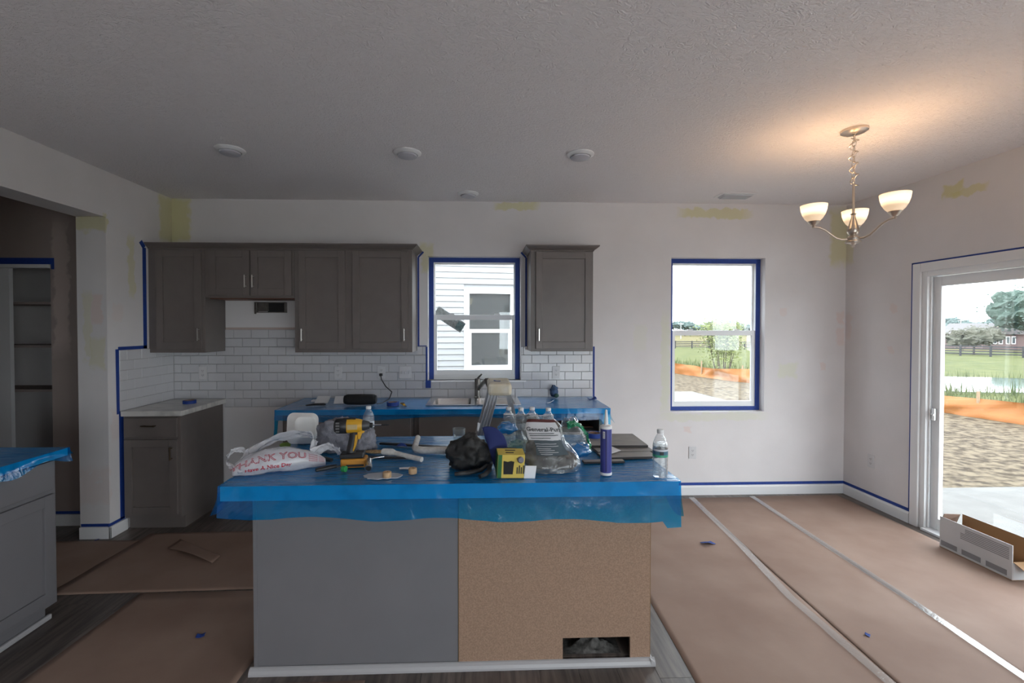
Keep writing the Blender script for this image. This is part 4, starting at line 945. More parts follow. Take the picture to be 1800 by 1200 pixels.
off(MB().ball((0,0,0), (.03, .02, .014), 14, 8, lambda d: 1+.25*fbm(d.x*4, d.y*4, d.z*4)), (-1.062, 2.50, TI+.013)).build('lime_wrapper', mat('lime', (.20,.32,.06), .5), label='small lime-green wrapper beside the foam container', cat='wrapper', smooth=70)
# grey towel heap
tw_ = thing('towel', 'crumpled grey towel heaped behind the drill', 'towel', (-.73, 2.42, TI))
def towelf(d):
    r_ = 1 + .30*fbm(d.x*1.4+3, d.y*1.4, d.z*1.4, 3) + .17*abs(math.sin(4.5*math.atan2(d.z, d.x)+3*fbm(d.x*2, d.y*2, d.z*2)+5*d.y)) * (1-abs(d.y)*.5) - .12*abs(fbm(d.x*4+9, d.y*4, d.z*4, 3))
    return r_
def heap(c, r, fn, n_=72, m_=44, zmin=TI+.001):
    m = MB().ball(c, r, n_, m_, fn); m.v = [(v[0], v[1], max(v[2], zmin)) for v in m.v]; return m
heap((-.76, 2.43, TI+.065), (.105, .075, .098), towelf).build('left_fold', M['towel_grey'], tw_, smooth=80)
heap((-.63, 2.42, TI+.05), (.075, .065, .075), lambda d: towelf(Vector((d.z, d.x, d.y)))).build('right_fold', M['towel_grey'], tw_, smooth=80)

# cordless impact driver, standing on its battery
dr = thing('impact_driver', 'yellow and black cordless impact driver standing on its battery', 'power tool', (-.605, 2.15, TI), R(6))
def L_(m, name, mt, par=None, **k): return m.build(name, M[mt], par or dr, local=True, **k)
zb = .19
body = L_(MB().lathe([(.026, -.055), (.0335, -.048), (.034, 0), (.032, .028), (.028, .045), (.025, .05)], (0, 0, zb), (1,0,0), 24), 'housing', 'yellow_plastic', smooth=40)
L_(MB().lathe([(.010, -.079), (.026, -.077), (.0345, -.068), (.0355, -.05), (.0352, -.022), (.034, -.02)], (0, 0, zb), (1,0,0), 24), 'rear_cap', 'black_plastic', smooth=40)
for k in range(4): L_(MB().box(-.066+k*.0, -.05, -.037, -.0345, zb-.022+k*.013, zb-.016+k*.013), 'vent_slot', 'slot_grey')
L_(MB().box(-.016, .03, -.0365, -.033, zb-.012, zb+.012), 'side_badge', 'badge', bevel=.002)
L_(MB().box(-.04, .02, -.012, .012, zb+.030, zb+.0365), 'top_grip', 'black_plastic', bevel=.004)
L_(MB().lathe([(.0255, .049), (.0255, .056), (.022, .07), (.017, .08), (.015, .082)], (0, 0, zb), (1,0,0), 24), 'nose_cone', 'nose_grey', smooth=40)
L_(MB().lathe([(.010, .081), (.012, .083), (.012, .094), (.008, .097)], (0, 0, zb), (1,0,0), 18), 'chuck', 'black_plastic', smooth=40)
bit = L_(MB().lathe([(.0035, .096), (.0035, .135), (.003, .136)], (0, 0, zb), (1,0,0), 6), 'bit', 'steel')
L_(MB().lathe([(.004, .136), (.004, .165), (.002, .172)], (0, 0, zb), (1,0,0), 8), 'bit_tip', 'black_plastic', bit)
m = MB(); sec = lambda cx, cz, a, b_: [(cx+a*math.cos(2*math.pi*k/16), b_*math.sin(2*math.pi*k/16), cz) for k in range(16)]
m.rings([sec(.012, zb-.025, .021, .017), sec(.008, zb-.05, .020, .0165), sec(.002, zb-.08, .0195, .017), sec(-.004, zb-.11, .021, .018), sec(-.006, zb-.135, .026, .021)]); L_(m, 'grip', 'black_plastic', smooth=50)
L_(MB().prism([(.018,.150),(.028,.150),(.024,.118),(.017,.088),(.010,.072),(.006,.078),(.012,.10)], .037, (0, .0185, 0), (1,0,0), (0,0,1)), 'grip_trim', 'yellow_plastic', bevel=.002)
L_(MB().prism([(.026,.168),(.056,.17),(.058,.158),(.046,.153),(.040,.128),(.028,.126)], .022, (0, .011, 0), (1,0,0), (0,0,1)), 'trigger_guard', 'yellow_plastic', bevel=.003)
L_(MB().box(.030, .043, -.008, .008, .128, .15), 'trigger', 'black_plastic', bevel=.003)
foot = L_(MB().box(-.050, .058, -.036, .036, .043, .066), 'battery_foot', 'black_plastic', bevel=.006)
bat = L_(MB().box(-.046, .070, -.039, .039, .0012, .0425), 'battery', 'orange_plastic', bevel=.008)
L_(MB().box(-.02, .06, -.0405, -.0391, .008, .018), 'battery_stripe', 'black_plastic', bat)
# knife, pliers, fittings and trim pieces
k_ = thing('putty_knife', 'black-handled knife lying in front of the impact driver', 'knife', (-.70, 2.06, TI))
MB().tube([(-.735, 2.045, TI+.014), (-.70, 2.07, TI+.016), (-.662, 2.10, TI+.015)], [.010, .013, .010], 10, .8).build('handle', M['black_plastic'], k_, smooth=60)
MB().tube([(-.662, 2.10, TI+.013), (-.64, 2.115, TI+.012), (-.615, 2.10, TI+.008)], [.006, .005, .003], 8, .5).build('blade', M['dark_steel'], k_, smooth=60)
MB().lathe([(.0125, 0), (.0135, .004), (.0135, .02), (.011, .022)], (-.625, 2.065, TI+.014), (.9, -.3, 0), 16).build('bottle_lid', mat('green_cap', (.03,.30,.08), .4), label='small green plastic lid in front of the battery', cat='lid', smooth=40)
MB().tube([(-.80, 2.235, TI+.016), (-.76, 2.215, TI+.018), (-.715, 2.20, TI+.014)], [.006, .016, .012], 10, .7).build('tool_handle', M['black_plastic'], label='black tool handle beside the knot of the carrier bag', cat='tool', smooth=60)
f_ = thing('pipe_fitting', 'paint-spotted chrome pipe fitting standing on the film', 'fitting', (-.505, 2.09, TI))
MB().lathe([(.0165, 0), (.017, .004), (.017, .02), (.013, .024), (.012, .07), (.010, .074)], (-.505, 2.055, TI+.0175), (-.18, 1, .30), 18).build('socket', mat('spotted_chrome', (.55,.55,.55), .25, .9, c2=(.75,.74,.72), vscale=60, vpos=(.55,.65)), f_, smooth=40)
MB().lathe([(.012, -.0006), (.011, 0)], (-.505, 2.055, TI+.0175), (-.18, 1, .30), 18).build('bore_shade', M['dark'], f_)  # dark disc in place of a hole, its shade put in as colour
MB().tube([(-.518, 2.125, TI+.036), (-.50, 2.15, TI+.037), (-.46, 2.17, TI+.037)], .004, 8).build('lever', M['steel'], f_, smooth=60)
cork = mat('cork', (.52,.34,.19), .8, var=.12, vscale=60)
for (x, y), nm in zip(((-.406, 1.978), (-.303, 2.028)), ('left', 'right')):
    MB().lathe([(.0175, .001), (.0185, .004), (.0185, .023), (.017, .0255), (.006, .0258), (.005, .022)], (x, y, TI), n=22).build('wooden_plug', cork, label='%s of the two small round wooden plugs on the blue film' % nm, cat='plug', group='wooden plugs', smooth=40)
br = thing('paint_brush', 'paint-caked brush with tan bristles and white handle', 'brush', (-.43, 2.28, TI))
m = MB(); a_, b_ = Vector((-.60, 2.355, TI+.012)), Vector((-.495, 2.325, TI+.018)); m.tube([a_, a_.lerp(b_, .5), b_], [.012, .022, .017], 12, .45).build('bristles', mat('tan_bristle', (.36,.24,.12), .8, var=.3, vscale=90), br, smooth=60)
MB().tube([(-.497, 2.326, TI+.02), (-.45, 2.305, TI+.021), (-.43, 2.295, TI+.02)], [.019, .022, .014], 12, .8).build('ferrule', mat('caked_white', (.66,.65,.63), .8, var=.12, vscale=50, bump=.5, bscale=60), br, smooth=60)
MB().tube([(-.43, 2.295, TI+.019), (-.36, 2.25, TI+.015), (-.285, 2.20, TI+.013)], [.012, .012, .0125], 12).build('handle', M['caked_white'], br, smooth=60)
MB().tube([(-.345, 2.50, TI+.047), (-.345, 2.44, TI+.038), (-.345, 2.385, TI+.022), (-.335, 2.36, TI+.020), (-.30, 2.35, TI+.018), (-.20, 2.345, TI+.018), (-.09, 2.34, TI+.018)], [.015,.015,.016,.018,.018,.018,.018], 14).build('pipe_elbow', M['caked_white'], label='white caked L-shaped pipe lying beside the black cap', cat='pipe', smooth=60)
def strip(a, b_, wd, th_, label, mt='black_plastic', z=TI+.001):
    a = Vector((*a, 0)); b_ = Vector((*b_, 0)); d = b_-a
    MB().obox(((a.x+b_.x)/2, (a.y+b_.y)/2, z+th_/2), d.length/2, wd/2, th_/2, (0, 0, math.atan2(d.y, d.x))).build('trim_strip', M[mt], label=label, cat='trim', group='dark trim strips', bevel=.001)
strip((-.56, 2.545), (-.02, 2.405), .022, .010, 'long black trim strip slanting across the island film'); strip((-.56, 2.275), (-.33, 2.255), .02, .009, 'short black trim strip under the white brush handle')
scrap((-.43, 2.49, TI), (.055, .03, .018), .1, 'dark blue tape scrap lying behind the white brush', 6); scrap((-.35, 2.10, TI), (.05, .035, .004), .2, 'pale paper scrap near the wooden plugs', 7, 'print_white')
spill = mat('dried_splash', (.42,.46,.52), .5)
random.seed(9); m = MB(); ring = [(-.43+.085*math.cos(a)*(1+.35*fbm(math.cos(a)*2, math.sin(a)*2, 4)), 2.0+.045*math.sin(a)*(1+.35*fbm(math.cos(a)*2, math.sin(a)*2, 9)), TI+.0022) for a in [2*math.pi*k/30 for k in range(30)]]
m.add(ring+[(x, y, TI-.001) for x, y, z in ring], [tuple(range(30))]+[(i, 30+i, 30+(i+1) % 30, (i+1) % 30) for i in range(30)]).build('plaster_splash', spill, label='pale dried plaster splash around the left wooden plug', cat='splash')

# black cap with blue brim
cp = thing('work_cap', 'dusty black work cap with a dark blue brim', 'cap', (-.01, 2.12, TI))
heap((-.05, 2.125, TI+.055), (.108, .075, .092), lambda d: 1+.18*fbm(d.x*2+1, d.y*2, d.z*2, 3)+.05*math.sin(9*d.z+5*fbm(d.x*2, d.y*2, d.z*2))-.10*max(0, d.x)*max(0, d.z)).build('crown', M['dusty_black'], cp, smooth=80)
m = MB(); bc = Vector((.036, 2.050, 1.038)); bu = Vector((.25, -.62, .75)).normalized(); bv = Vector((.42, .10, .90)).normalized(); bw = Vector((.55, .35, -.75)).normalized()
e1 = Vector((.30, -.05, -.95)).normalized(); e2 = Vector((.90, .10, .36)).normalized(); e3 = e1.cross(e2)
def brimp(u, v): a = math.pi*u; r_ = .03+.075*v; return bc + e1*(-.100*math.cos(a)*(.35+.65*v)) + e2*(.085*math.sin(a)*v) + e3*(.03*math.sin(a)*(1-v))
m.grid(24, 8, brimp).build('brim', M['blue_cloth'], cp, smooth=70, solid=.005)
for k, pts in enumerate(([(-.115, 1.985, TI+.010), (-.05, 1.99, TI+.014), (.00, 2.01, TI+.018), (.03, 2.045, TI+.03)], [(-.005, 1.945, TI+.011), (.02, 1.965, TI+.014), (.035, 1.995, TI+.02), (.04, 2.04, TI+.03)])):
    MB().tube(pts, [.011, .012, .012, .01], 10, .8).build('strap', M['dusty_black'], cp, smooth=60)
# clear cup behind the cap
off(MB().lathe([(.03, .001), (.033, .02), (.036, .07), (.036, .074)], n=24, cap=False), (-.125, 2.60, TI)).build('plastic_cup', M['poly_clear'], label='small clear plastic cup behind the black cap', cat='cup', smooth=50, solid=.001)

# sanding sponge box
bx = thing('sponge_box', 'open yellow and green cardboard box with a black window', 'box', (.14, 2.0, TI), R(4))
mat('box_yellow', (.66,.50,.10), .6); mat('box_green', (.02,.13,.04), .5)
W_, H_, T_ = .075, .105, .036
q = rot(MB().box(-W_, W_*.55, 0, T_*2, 0, H_), (R(8), R(2), 0), (0, -.055, .002)); L_(q, 'carton', 'box_yellow', bx, bevel=.001)
L_(rot(MB().box(-W_-.0012, -W_-.0002, .002, T_*2-.002, .002, H_-.002), (R(8), R(2), 0), (0, -.055, .002)), 'side_print', 'box_green', bx)
L_(rot(MB().box(-W_+.001, -W_+.018, -.0012, -.0003, .001, H_), (R(8), R(2), 0), (0, -.055, .002)), 'edge_print', 'box_green', bx)
L_(rot(MB().prism([(-.048,.018),(-.008,.018),(-.006,.058),(-.004,.075),(-.018,.078),(-.032,.074),(-.05,.079)], .001, (0, 0, 0), (1,0,0), (0,0,1)), (R(8), R(2), 0), (0, -.0565, .002)), 'cutout', 'dark', bx)
for k in range(4): L_(rot(MB().box(.008+.009*k, .013+.009*k, -.0012, -.0003, .02, .05+.008*(k % 2)), (R(8), R(2), 0), (0, -.055, .002)), 'print_line', 'ink_dark', bx)
for k in range(3): L_(rot(MB().box(-.04, -.005+.01*k, .02+.025*k, .028+.025*k, H_+.0003, H_+.0012), (R(8), R(2), 0), (0, -.055, .002)), 'print_line', 'ink_dark', bx)
L_(rot(MB().box(W_*.56, W_*.56+.05, -.004, -.002, .0, .058), (R(10), R(4), R(6)), (0, -.055, .003)), 'end_flap', 'print_white', bx)
L_(MB().lathe([(.013, 0), (.014, .012), (.010, .018)], (.025, -.066, .085), (0,-1,.1), 12), 'sponge_knob', 'towel_grey', bx, smooth=40)

# clear bag of grey rags with its printed label
rb = thing('rag_bag', 'clear plastic bag of grey rags with a printed label', 'bag', (.31, 2.08, TI))
def rbag(t, a, lift=0):
    """t height 0..1, a angle (270 = facing the viewer)"""
    wx = .138*(1-t)**.55*(1-.0*t)+.034*t + .012*math.sin(t*9); wy = .085*(1-.72*t)
    q = 1+.10*fbm(math.cos(a)*2+2, math.sin(a)*2, t*4, 4)+.05*abs(fbm(math.cos(a)*6, math.sin(a)*6, t*7))
    if t < .12: q *= .86+.14*t/.12
    return Vector((.325-.055*t+math.cos(a)*wx*q*1.0, 2.07+.045*t+math.sin(a)*wy*q, TI+.0015+.235*t)) + Vector((math.cos(a), math.sin(a), .2))*lift
m = MB(); m.rings([[rbag(t/30, 2*math.pi*j/48) for j in range(48)] for t in range(31)]); m.build('clear_skin', M['poly_clear'], rb, smooth=70)
for c, r_, s_ in (((.30, 2.074, TI+.05), (.104, .048, .055), 1), ((.385, 2.062, TI+.04), (.056, .044, .042), 4), ((.265, 2.098, TI+.095), (.06, .032, .042), 7)):
    heap(c, r_, lambda d, s_=s_: 1+.22*fbm(d.x*2.5+s_, d.y*2.5, d.z*2.5, 4)-.1*abs(fbm(d.x*5, d.y*5, d.z*5+s_)), 40, 24, TI+.004).build('rag', mat('rag_grey%d' % s_, (.105,.098,.095), .95, var=.45, vscale=25), rb, smooth=80)
def lab(u0, u1, t0, t1, lift, mt, name, bow=0):
    MB().grid(14, 10, lambda u, v: rbag(t0+(t1-t0)*v+bow*math.sin(u*5)*.02, R(270)+ (u0+(u1-u0)*u)*(1.0+.45*(t0+(t1-t0)*v)), lift)).build(name, M[mt], rb, smooth=70)
mat('label_teal', (.06,.085,.10), .5); mat('label_white', (.55,.55,.57), .5); mat('band_red', (.09,.02,.02), .5)
lab(-.62, .62, .58, .90, .004, 'label_white', 'label_head', .4); lab(-.42, .66, .32, .58, .004, 'label_teal', 'label_body'); lab(-.64, .70, .90, .955, .0045, 'band_red', 'label_band', .4)
def lab_text(txt, size, u0, t0, mt, bold=0):
    vs, fs = text_mesh(txt, size, 0, bold); MB().add([rbag(t0+v[1]/.235-.16*v[0], R(270)+(u0+v[0]/.105)*(1.0+.45*t0), .0062) for v in vs], fs).build('lettering', M[mt], rb)
lab_text('General-Purp', .024, -.56, .75, 'ink_dark', .0004)
for k, (u0, u1, t_) in enumerate(((-.5, .35, .70), (-.5, .5, .665), (-.5, .2, .62))): lab(u0, u1, t_-.006, t_+.006, .0062, 'ink_dark', 'print_line')
for k, (u0, u1, t_) in enumerate(((-.4, .35, .52), (-.38, .4, .48), (-.36, .1, .44), (-.33, .2, .41), (-.3, .3, .375), (-.26, .1, .345))): lab(u0, u1, t_-.004, t_+.004, .0062, 'label_white', 'print_line')

# water bottles
mat('cap_white', (.75,.76,.77), .4); mat('label_blue', (.06,.16,.24), .4); mat('label_green', (.05,.33,.20), .4); mat('label_pale', (.62,.66,.72), .4)
PB = [(.024, .001), (.030, .004), (.0315, .02), (.0302, .035), (.0318, .05), (.0303, .066), (.0318, .082), (.0312, .09), (.0312, .128), (.0318, .135), (.0300, .15), (.022, .172), (.0135, .187), (.0125, .192)]
def bottle(x, y, label, kind, level=.12, group='water bottles'):
    o = thing('water_bottle', label, 'bottle', (x, y, TI), group=group)
    MB().lathe(PB, n=28, cap=False).build('body', M['pet'], o, local=True, smooth=50)
    MB().lathe([(.014, .192), (.0145, .195), (.0145, .206), (.013, .208)], n=20).build('cap', M['cap_white'], o, local=True, smooth=40)
    MB().lathe([(r-.0012, z) for r, z in PB if z <= level] + [(.0295, level)], n=28).build('water', M['water'], o, local=True, smooth=50)
    lb = MB().lathe([(.0320, .092), (.0320, .126)], n=28, cap=False).build('label', M[kind], o, local=True, smooth=50)
    if kind == 'label_blue':
        MB().lathe([(.0322, .0925), (.0322, .102)], n=28, cap=False).build('label_band', M['label_green'], lb, local=True, smooth=50)
        MB().lathe([(.0322, .118), (.0322, .126)], n=28, cap=False).build('label_band', M['label_pale'], lb, local=True, smooth=50)
        MB().grid(6, 1, lambda u, v: (.0324*math.cos(R(245+30*u)), .0324*math.sin(R(245+30*u)), .103+.014*v)).build('label_mark', M['ink_dark'], lb, local=True)
    return o
bottle(.780, 1.945, 'water bottle with blue and green label at the right island corner', 'label_blue', .15)
bottle(-.632, 2.58, 'part-filled water bottle standing behind the impact driver', 'label_pale', .10)
for (x, y), nm in zip(((.155, 2.52), (.222, 2.50), (.285, 2.515), (.372, 2.49)), ('first', 'second', 'third', 'fourth')):
    bottle(x, y, '%s from the left of the four water bottles behind the rag bag' % nm, 'label_pale', .17, 'bottles behind the rag bag')
# shrink wrap the bottles came in
sw = thing('shrink_wrap', 'torn clear shrink wrap with blue and green print behind the rag bag', 'wrap', (.3, 2.38, TI))
heap((.23, 2.40, TI+.075), (.135, .07, .11), lambda d: 1+.28*fbm(d.x*2+5, d.y*2, d.z*2, 4)-.1*abs(fbm(d.x*6, d.y*6, d.z*6)), 48, 26).build('clear_sheet', M['poly_clear'], sw, smooth=80)
heap((.462, 2.31, TI+.08), (.07, .06, .11), lambda d: 1+.25*fbm(d.x*2+8, d.y*2, d.z*2, 4)-.1*abs(fbm(d.x*6, d.y*6, d.z*6+3)), 40, 22).build('clear_sheet', M['poly_clear'], sw, smooth=80)
MB().ball((.137, 2.33, TI+.135), (.052, .035, .030), 28, 16, lambda d: 1+.25*fbm(d.x*2+2, d.y*2, d.z*2)).build('blue_print', M['poly_blue'], sw, smooth=80)
MB().ball((.495, 2.24, TI+.042), (.052, .04, .034), 28, 16, lambda d: 1+.3*fbm(d.x*2+6, d.y*2, d.z*2)).build('blue_print', M['poly_blue'], sw, smooth=80)
ribbon([(.435, 2.27, 1.09), (.47, 2.26, 1.105), (.52, 2.27, 1.07), (.545, 2.27, 1.02), (.545, 2.26, .975)], .045, 4, (.3, -.2, -1)).build('green_print', M['poly_green'], sw, smooth=80)
MB().ball((.20, 2.32, TI+.045), (.06, .03, .03), 24, 14, lambda d: 1+.3*fbm(d.x*2+9, d.y*2, d.z*2)).build('green_print', sheer('poly_mint', (.7,.9,.85), (.3,.55,.48), .4, .15, .11), sw, smooth=80)
# flooring boards, tape roll and caulk on the right
mat('vinyl_top', (.22,.21,.205), .5, c2=(.30,.275,.24), vscale=5, stretch=(2, 9, 1)); mat('vinyl_edge', (.028,.022,.02), .6)
def board(c, hx, hy, z, th_, rz, label):
    o = thing('flooring_board', label, 'board', (c[0], c[1], z), rz, 'loose flooring boards')
    MB().box(-hx, hx, -hy, hy, 0, th_*.8).build('core', M['vinyl_edge'], o, local=True); MB().box(-hx+.002, hx-.002, -hy+.002, hy-.002, th_*.8+.0002, th_).build('face', M['vinyl_top'], o, local=True)
board((.735, 2.255), .14, .045, TI+.001, .012, R(4), 'front flooring board lying on the blue film'); board((.745, 2.40), .15, .09, TI+.001, .012, R(3), 'middle flooring board lying behind the caulk tube')
board((.74, 2.51), .15, .13, TI+.0135, .014, R(-1), 'top flooring board on the stack behind the caulk tube'); board((.59, 2.165), .10, .018, TI+.001, .010, R(2), 'narrow dark flooring offcut before the boards')
MB().obox((.66, 2.29, TI+.0235), .045, .03, .001, (R(6), R(-4), R(30))).build('paper_scrap', M['print_white'], label='pale paper scrap on the boards left of the caulk tube', cat='paper')
def tape_roll(x, y, z, label, r=.052, h=.024, tilt=(0,0,0)):
    o = thing('tape_roll', label, 'tape roll', (x, y, z), group='rolls of blue tape')
    m = MB().lathe([(r, 0), (r, h), (r*.76, h), (r*.76, 0), (r, 0)], n=36, cap=False); m.build('tape', M['tape'], o, local=True, smooth=40)
    MB().lathe([(r*.755, 0), (r*.755, h), (r*.71, h), (r*.71, 0), (r*.755, 0)], n=36, cap=False).build('core', M['kraft'], o, local=True, smooth=40)
tape_roll(.645, 2.56, TI+.028, 'roll of blue tape on the flooring boards', .045)
ct = thing('caulk_tube', 'upright blue caulk tube with a white nozzle', 'caulk tube', (.553, 1.985, TI))
MB().lathe([(.0235, .001), (.0255, .003), (.0255, .012), (.0245, .013)], n=28).build('end_cap', M['cap_white'], ct, local=True, smooth=40)
tb = MB().lathe([(.0245, .013), (.0245, .205)], n=28).build('tube', mat('caulk_blue', (.045,.055,.26), .35), ct, local=True, smooth=40)
MB().grid(12, 1, lambda u, v: (.0247*math.cos(R(250+12*u)), .0247*math.sin(R(250+12*u)), .02+.18*v)).build('print_stripe', mat('caulk_dark', (.02,.022,.11), .4), tb, local=True)
MB().grid(6, 1, lambda u, v: (.0249*math.cos(R(222+22*u)), .0249*math.sin(R(222+22*u)), .165+.03*v)).build('barcode_patch', M['print_white'], tb, local=True)
for k in range(6): MB().grid(4, 1, lambda u, v, k=k: (.0251*math.cos(R(224+18*u)), .0251*math.sin(R(224+18*u)), .168+.0042*k+.002*v)).build('barcode_bar', M['ink_dark'], tb, local=True)
MB().lathe([(.0253, .205), (.0253, .216), (.018, .221), (.0095, .222), (.0085, .24), (.005, .285), (.0035, .288)], n=24).build('nozzle', M['cap_white'], ct, local=True, smooth=40)

# ================================================================= STEP LADDER BEHIND THE ISLAND
ld = thing('step_ladder', 'paint-stained aluminium step ladder standing behind the island', 'ladder', (.12, 3.1, 0))
mat('aluminium', (.50,.50,.52), .4, .35, c2=(.62,.59,.54), vscale=30, vpos=(.55,.75)); mat('stained_top', (.62,.52,.34), .7, c2=(.72,.68,.60), vscale=14)
MB().box(.045, .20, 2.93, 3.27, 1.145, 1.225).build('top_cap', M['stained_top'], ld, bevel=.018)
def rail(xa, xb, y, wd, dep, nm):
    a = Vector((xa, y, 1.16)); b_ = Vector((xb, y, .004)); d = b_-a; m = MB(); ang = math.atan2(d.x, -d.z)
    c = (a+b_)/2; L = d.length/2
    m.obox(c, wd/2, dep*.12, L, (0, -ang, 0))
    for s_ in (-1, -.33, .33, 1): m.obox(c + Vector((math.cos(ang), 0, math.sin(ang)))*s_*wd*.46 + Vector((0, -dep*.3, 0)), wd*.04, dep*.5, L, (0, -ang, 0))
    m.build(nm, M['aluminium'], ld)
rail(.085, -.24, 2.955, .062, .022, 'front_rail'); rail(.085, -.24, 3.245, .062, .022, 'front_rail'); rail(.180, .45, 2.965, .030, .02, 'rear_rail'); rail(.180, .45, 3.235, .030, .02, 'rear_rail')
for k in range(3):
    z = .30*(k+1); x = .085-.325*(1.16-z)/1.156; MB().box(x-.035, x+.04, 2.967, 3.23, z-.012, z+.012).build('step', M['aluminium'], ld, bevel=.003)
for z in (.35, .75): x = .180+.27*(1.16-z)/1.156; MB().box(x-.01, x+.01, 2.977, 3.222, z-.01, z+.01).build('brace', M['aluminium'], ld)
MB().obox((.115, 2.95, .80), .12, .004, .006, (0, R(14), 0)).build('spreader', M['aluminium'], ld)
scrap((.11, 3.05, 1.226), (.045, .03, .008), .1, 'blue tape scrap on top of the step ladder', 8)

# ================================================================= THINGS ON THE SINK WORKTOP
TB = .947
sp_ = thing('speaker', 'black portable speaker on the sink worktop', 'speaker', (-.995, 3.79, TB))
m = MB(); rs = []
for x, r_ in ((-.125, .030), (-.12, .038), (-.10, .043), (0, .045), (.10, .043), (.12, .038), (.125, .030)): rs.append([(-.995+x, 3.79+r_*math.cos(2*math.pi*k/20), TB+.046+r_*math.sin(2*math.pi*k/20)) for k in range(20)])
m.rings(rs).build('grille', mat('speaker_mesh', (.012,.012,.013), .8, bump=.5, bscale=400), sp_, smooth=50)
for sx_ in (-1, 1): MB().lathe([(.034, 0), (.034, .004), (.026, .006)], (-.995+sx_*.1262, 3.79, TB+.046), (sx_,0,0), 20).build('end_driver', M['black_plastic'], sp_, smooth=40)
cd_ = thing('charging_cable', 'black power cord from the speaker to the outlet', 'cord', (-.86, 3.9, TB))
MB().tube([(-.86, 3.80, TB+.008), (-.83, 3.86, TB+.006), (-.80, 4.0, TB+.015), (-.80, 4.12, TB+.06), (-.865, 4.17, 1.05), (-.905, 4.185, 1.11), (-.914, 4.188, 1.15)], .0045, 7).build('wire', M['black_plastic'], cd_, smooth=60)
MB().box(-.928, -.90, 4.185, 4.2105, 1.143, 1.167).build('plug', M['black_plastic'], cd_, bevel=.004)
def card(c, hx, hy, rx, label, rz=0): MB().obox(c, hx, hy, .002, (R(rx), 0, rz)).build('paper_card', M['print_white'], label=label, cat='card', group='white cards on the sink worktop')
card((-1.35, 3.93, TB+.024), .055, .05, 28, 'wider white card on the sink worktop'); card((-1.20, 3.90, TB+.026), .04, .05, 30, 'smaller white card beside the black speaker', .15)
MB().obox((-1.40, 3.99, TB+.008), .06, .03, .005, (0, 0, .1)).build('spacer_strip', M['print_white'], label='white strip lying behind the wider card', cat='strip')
kn = thing('utility_knife', 'black folding knife on the left end of the sink worktop', 'knife', (-1.36, 3.76, TB))
MB().tube([(-1.42, 3.735, TB+.008), (-1.36, 3.76, TB+.012), (-1.29, 3.775, TB+.011), (-1.275, 3.78, TB+.009)], [.010, .016, .018, .012], 10, .6).build('handle', M['black_plastic'], kn, smooth=60)
MB().obox((-1.445, 3.726, TB+.006), .022, .008, .001, (0, 0, R(22))).build('blade', M['dark_steel'], kn)
tape_roll(-.72, 3.75, TB, 'roll of blue tape between the speaker and the sink', .05, .03)
tape_roll(-2.485, 3.965, .9405, 'roll of blue tape on the lone corner cabinet', .05, .026)
ck = thing('box_cutter', 'small yellow box cutter left of the sink', 'cutter', (-.63, 3.74, TB))
MB().tube([(-.66, 3.79, TB+.012), (-.635, 3.745, TB+.012), (-.62, 3.71, TB+.010)], [.010, .013, .010], 8, .7).build('handle', M['yellow_plastic'], ck, smooth=60); MB().obox((-.607, 3.685, TB+.006), .008, .025, .001, (0, 0, R(25))).build('blade', M['dark_steel'], ck); MB().obox((-.637, 3.748, TB+.0225), .010, .012, .002, (0, 0, R(28))).build('grip_pad', M['black_plastic'], ck)
cr = thing('rolled_rag', 'crumpled dark blue cloth leaning on the right backsplash tiles', 'cloth', (.672, 4.15, TB))
heap((.672, 4.15, TB+.055), (.035, .03, .055), lambda d: 1+.3*fbm(d.x*2+4, d.y*2, d.z*2, 4), 30, 20, TB+.001).build('cloth', mat('rag_blue', (.05,.09,.17), .9, var=.4, vscale=30), cr, smooth=80)
MB().ball((.69, 4.12, TB+.02), (.022, .015, .018), 16, 10, lambda d: 1+.3*fbm(d.x*2, d.y*2, d.z*2)).build('label_end', mat('rag_green', (.04,.10,.08), .7), cr, smooth=80)
scrap((.99, 4.03, TB-.002), (.09, .04, .03), .3, 'blue tape scrap at the right end of the sink worktop', 9); scrap((.59, 3.86, TB-.002), (.09, .02, .02), .6, 'white paper curl on the sink worktop right of the sink', 10, 'print_white')

# ================================================================= LONG CARTON BY THE PATIO DOOR
cb = thing('carton', 'long open white cardboard carton on the floor by the patio door', 'box', (3.3, 2.65, 0))
mat('carton_white', (.55,.545,.55), .7, var=.04, vscale=6); mat('carton_in', (.30,.175,.085), .8)
t = .004
def wallp(pts, nm, mt, inner=True):
    m = MB(); P = [Vector(p) for p in pts]; nrm = (P[1]-P[0]).cross(P[3]-P[0]).normalized()*t
    m.add(P+[p+nrm for p in P], [(0,3,2,1),(4,5,6,7),(0,1,5,4),(1,2,6,5),(2,3,7,6),(3,0,4,7)]); return m.build(nm, M[mt], cb)

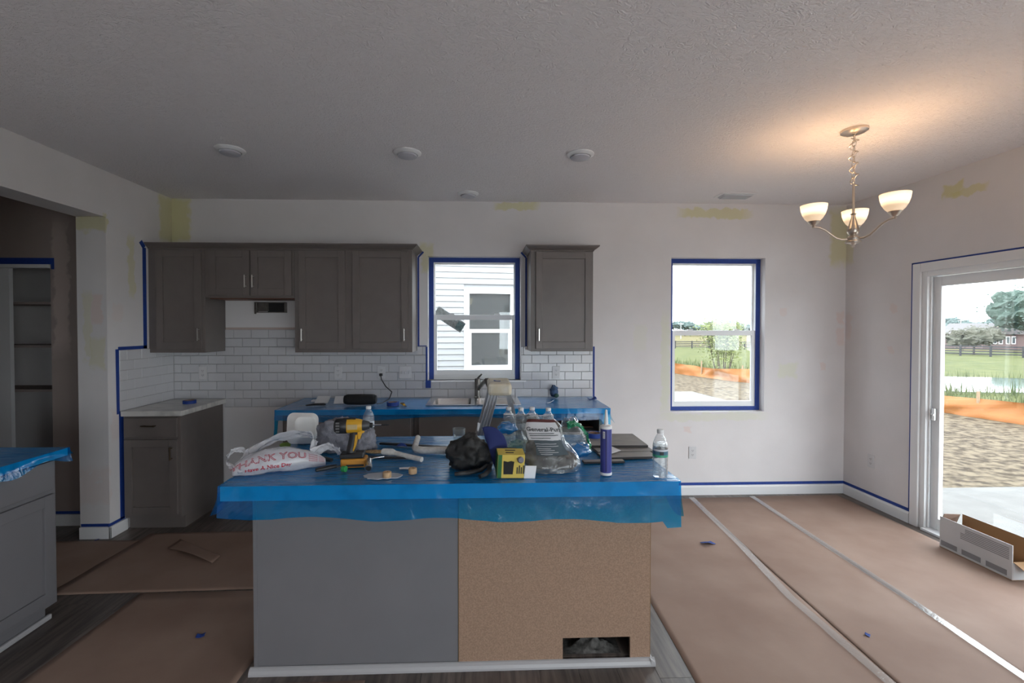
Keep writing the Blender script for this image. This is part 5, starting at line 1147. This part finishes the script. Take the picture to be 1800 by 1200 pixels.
zf = .0118; xa, xb, ya, yb = 3.302, 3.43, 2.692, 3.14
MB().box(xa, xb, ya, yb, zf, zf+t).build('bottom', M['carton_in'], cb)
MB().box(xa, xa+t, ya, yb, zf+t, .232).build('front_side', M['carton_white'], cb)
MB().box(xa+t+.0003, xa+t+.0013, ya, yb, zf+t, .230).build('front_lining', M['carton_in'], cb)
MB().box(xb-t, xb, ya-.03, yb-.04, zf+t, .262).build('back_side', M['carton_white'], cb)
MB().box(xb-t-.0013, xb-t-.0003, ya-.03, yb-.04, zf+t, .260).build('back_lining', M['carton_in'], cb)
MB().box(xa+t+.0015, xb-t-.0015, ya, ya+t, zf+t, .125).build('end_panel', M['carton_white'], cb)
MB().box(xa+t+.0015, xb-t-.0015, yb-t, yb, zf+t, .17).build('end_panel', M['carton_white'], cb)
MB().add([(xa+.006, ya, .125), (xb-.006, ya, .125), (xb-.02, ya-.10, .075), (xa+.012, ya-.10, .078), (xa+.006, ya, .129), (xb-.006, ya, .129), (xb-.02, ya-.10, .079), (xa+.012, ya-.10, .082)], [(0,3,2,1),(4,5,6,7),(0,1,5,4),(1,2,6,5),(2,3,7,6),(3,0,4,7)]).build('flap', M['carton_in'], cb)
MB().add([(xa+.006, yb, .17), (xb-.006, yb, .17), (xb-.03, yb-.05, .262), (xa+.012, yb-.02, .255), (xa+.006, yb+.004, .17), (xb-.006, yb+.004, .17), (xb-.03, yb-.046, .262), (xa+.012, yb-.016, .255)], [(0,3,2,1),(4,5,6,7),(0,1,5,4),(1,2,6,5),(2,3,7,6),(3,0,4,7)]).build('flap', M['kraft'], cb)
pg = mat('print_grey', (.24,.235,.245), .7)
for y0_, y1_, z0_, z1_ in ((3.02, 3.13, .03, .065), (2.87, 2.99, .03, .065), (2.72, 2.84, .03, .065)): MB().box(xa-.0006, xa-.0001, y0_, y1_, z0_, z1_).build('print_block', pg, cb)
for k in range(7): MB().box(xa-.0006, xa-.0001, 2.71, 3.0-.03*(k > 3), .135+.0115*k, .141+.0115*k).build('print_line', pg, cb)
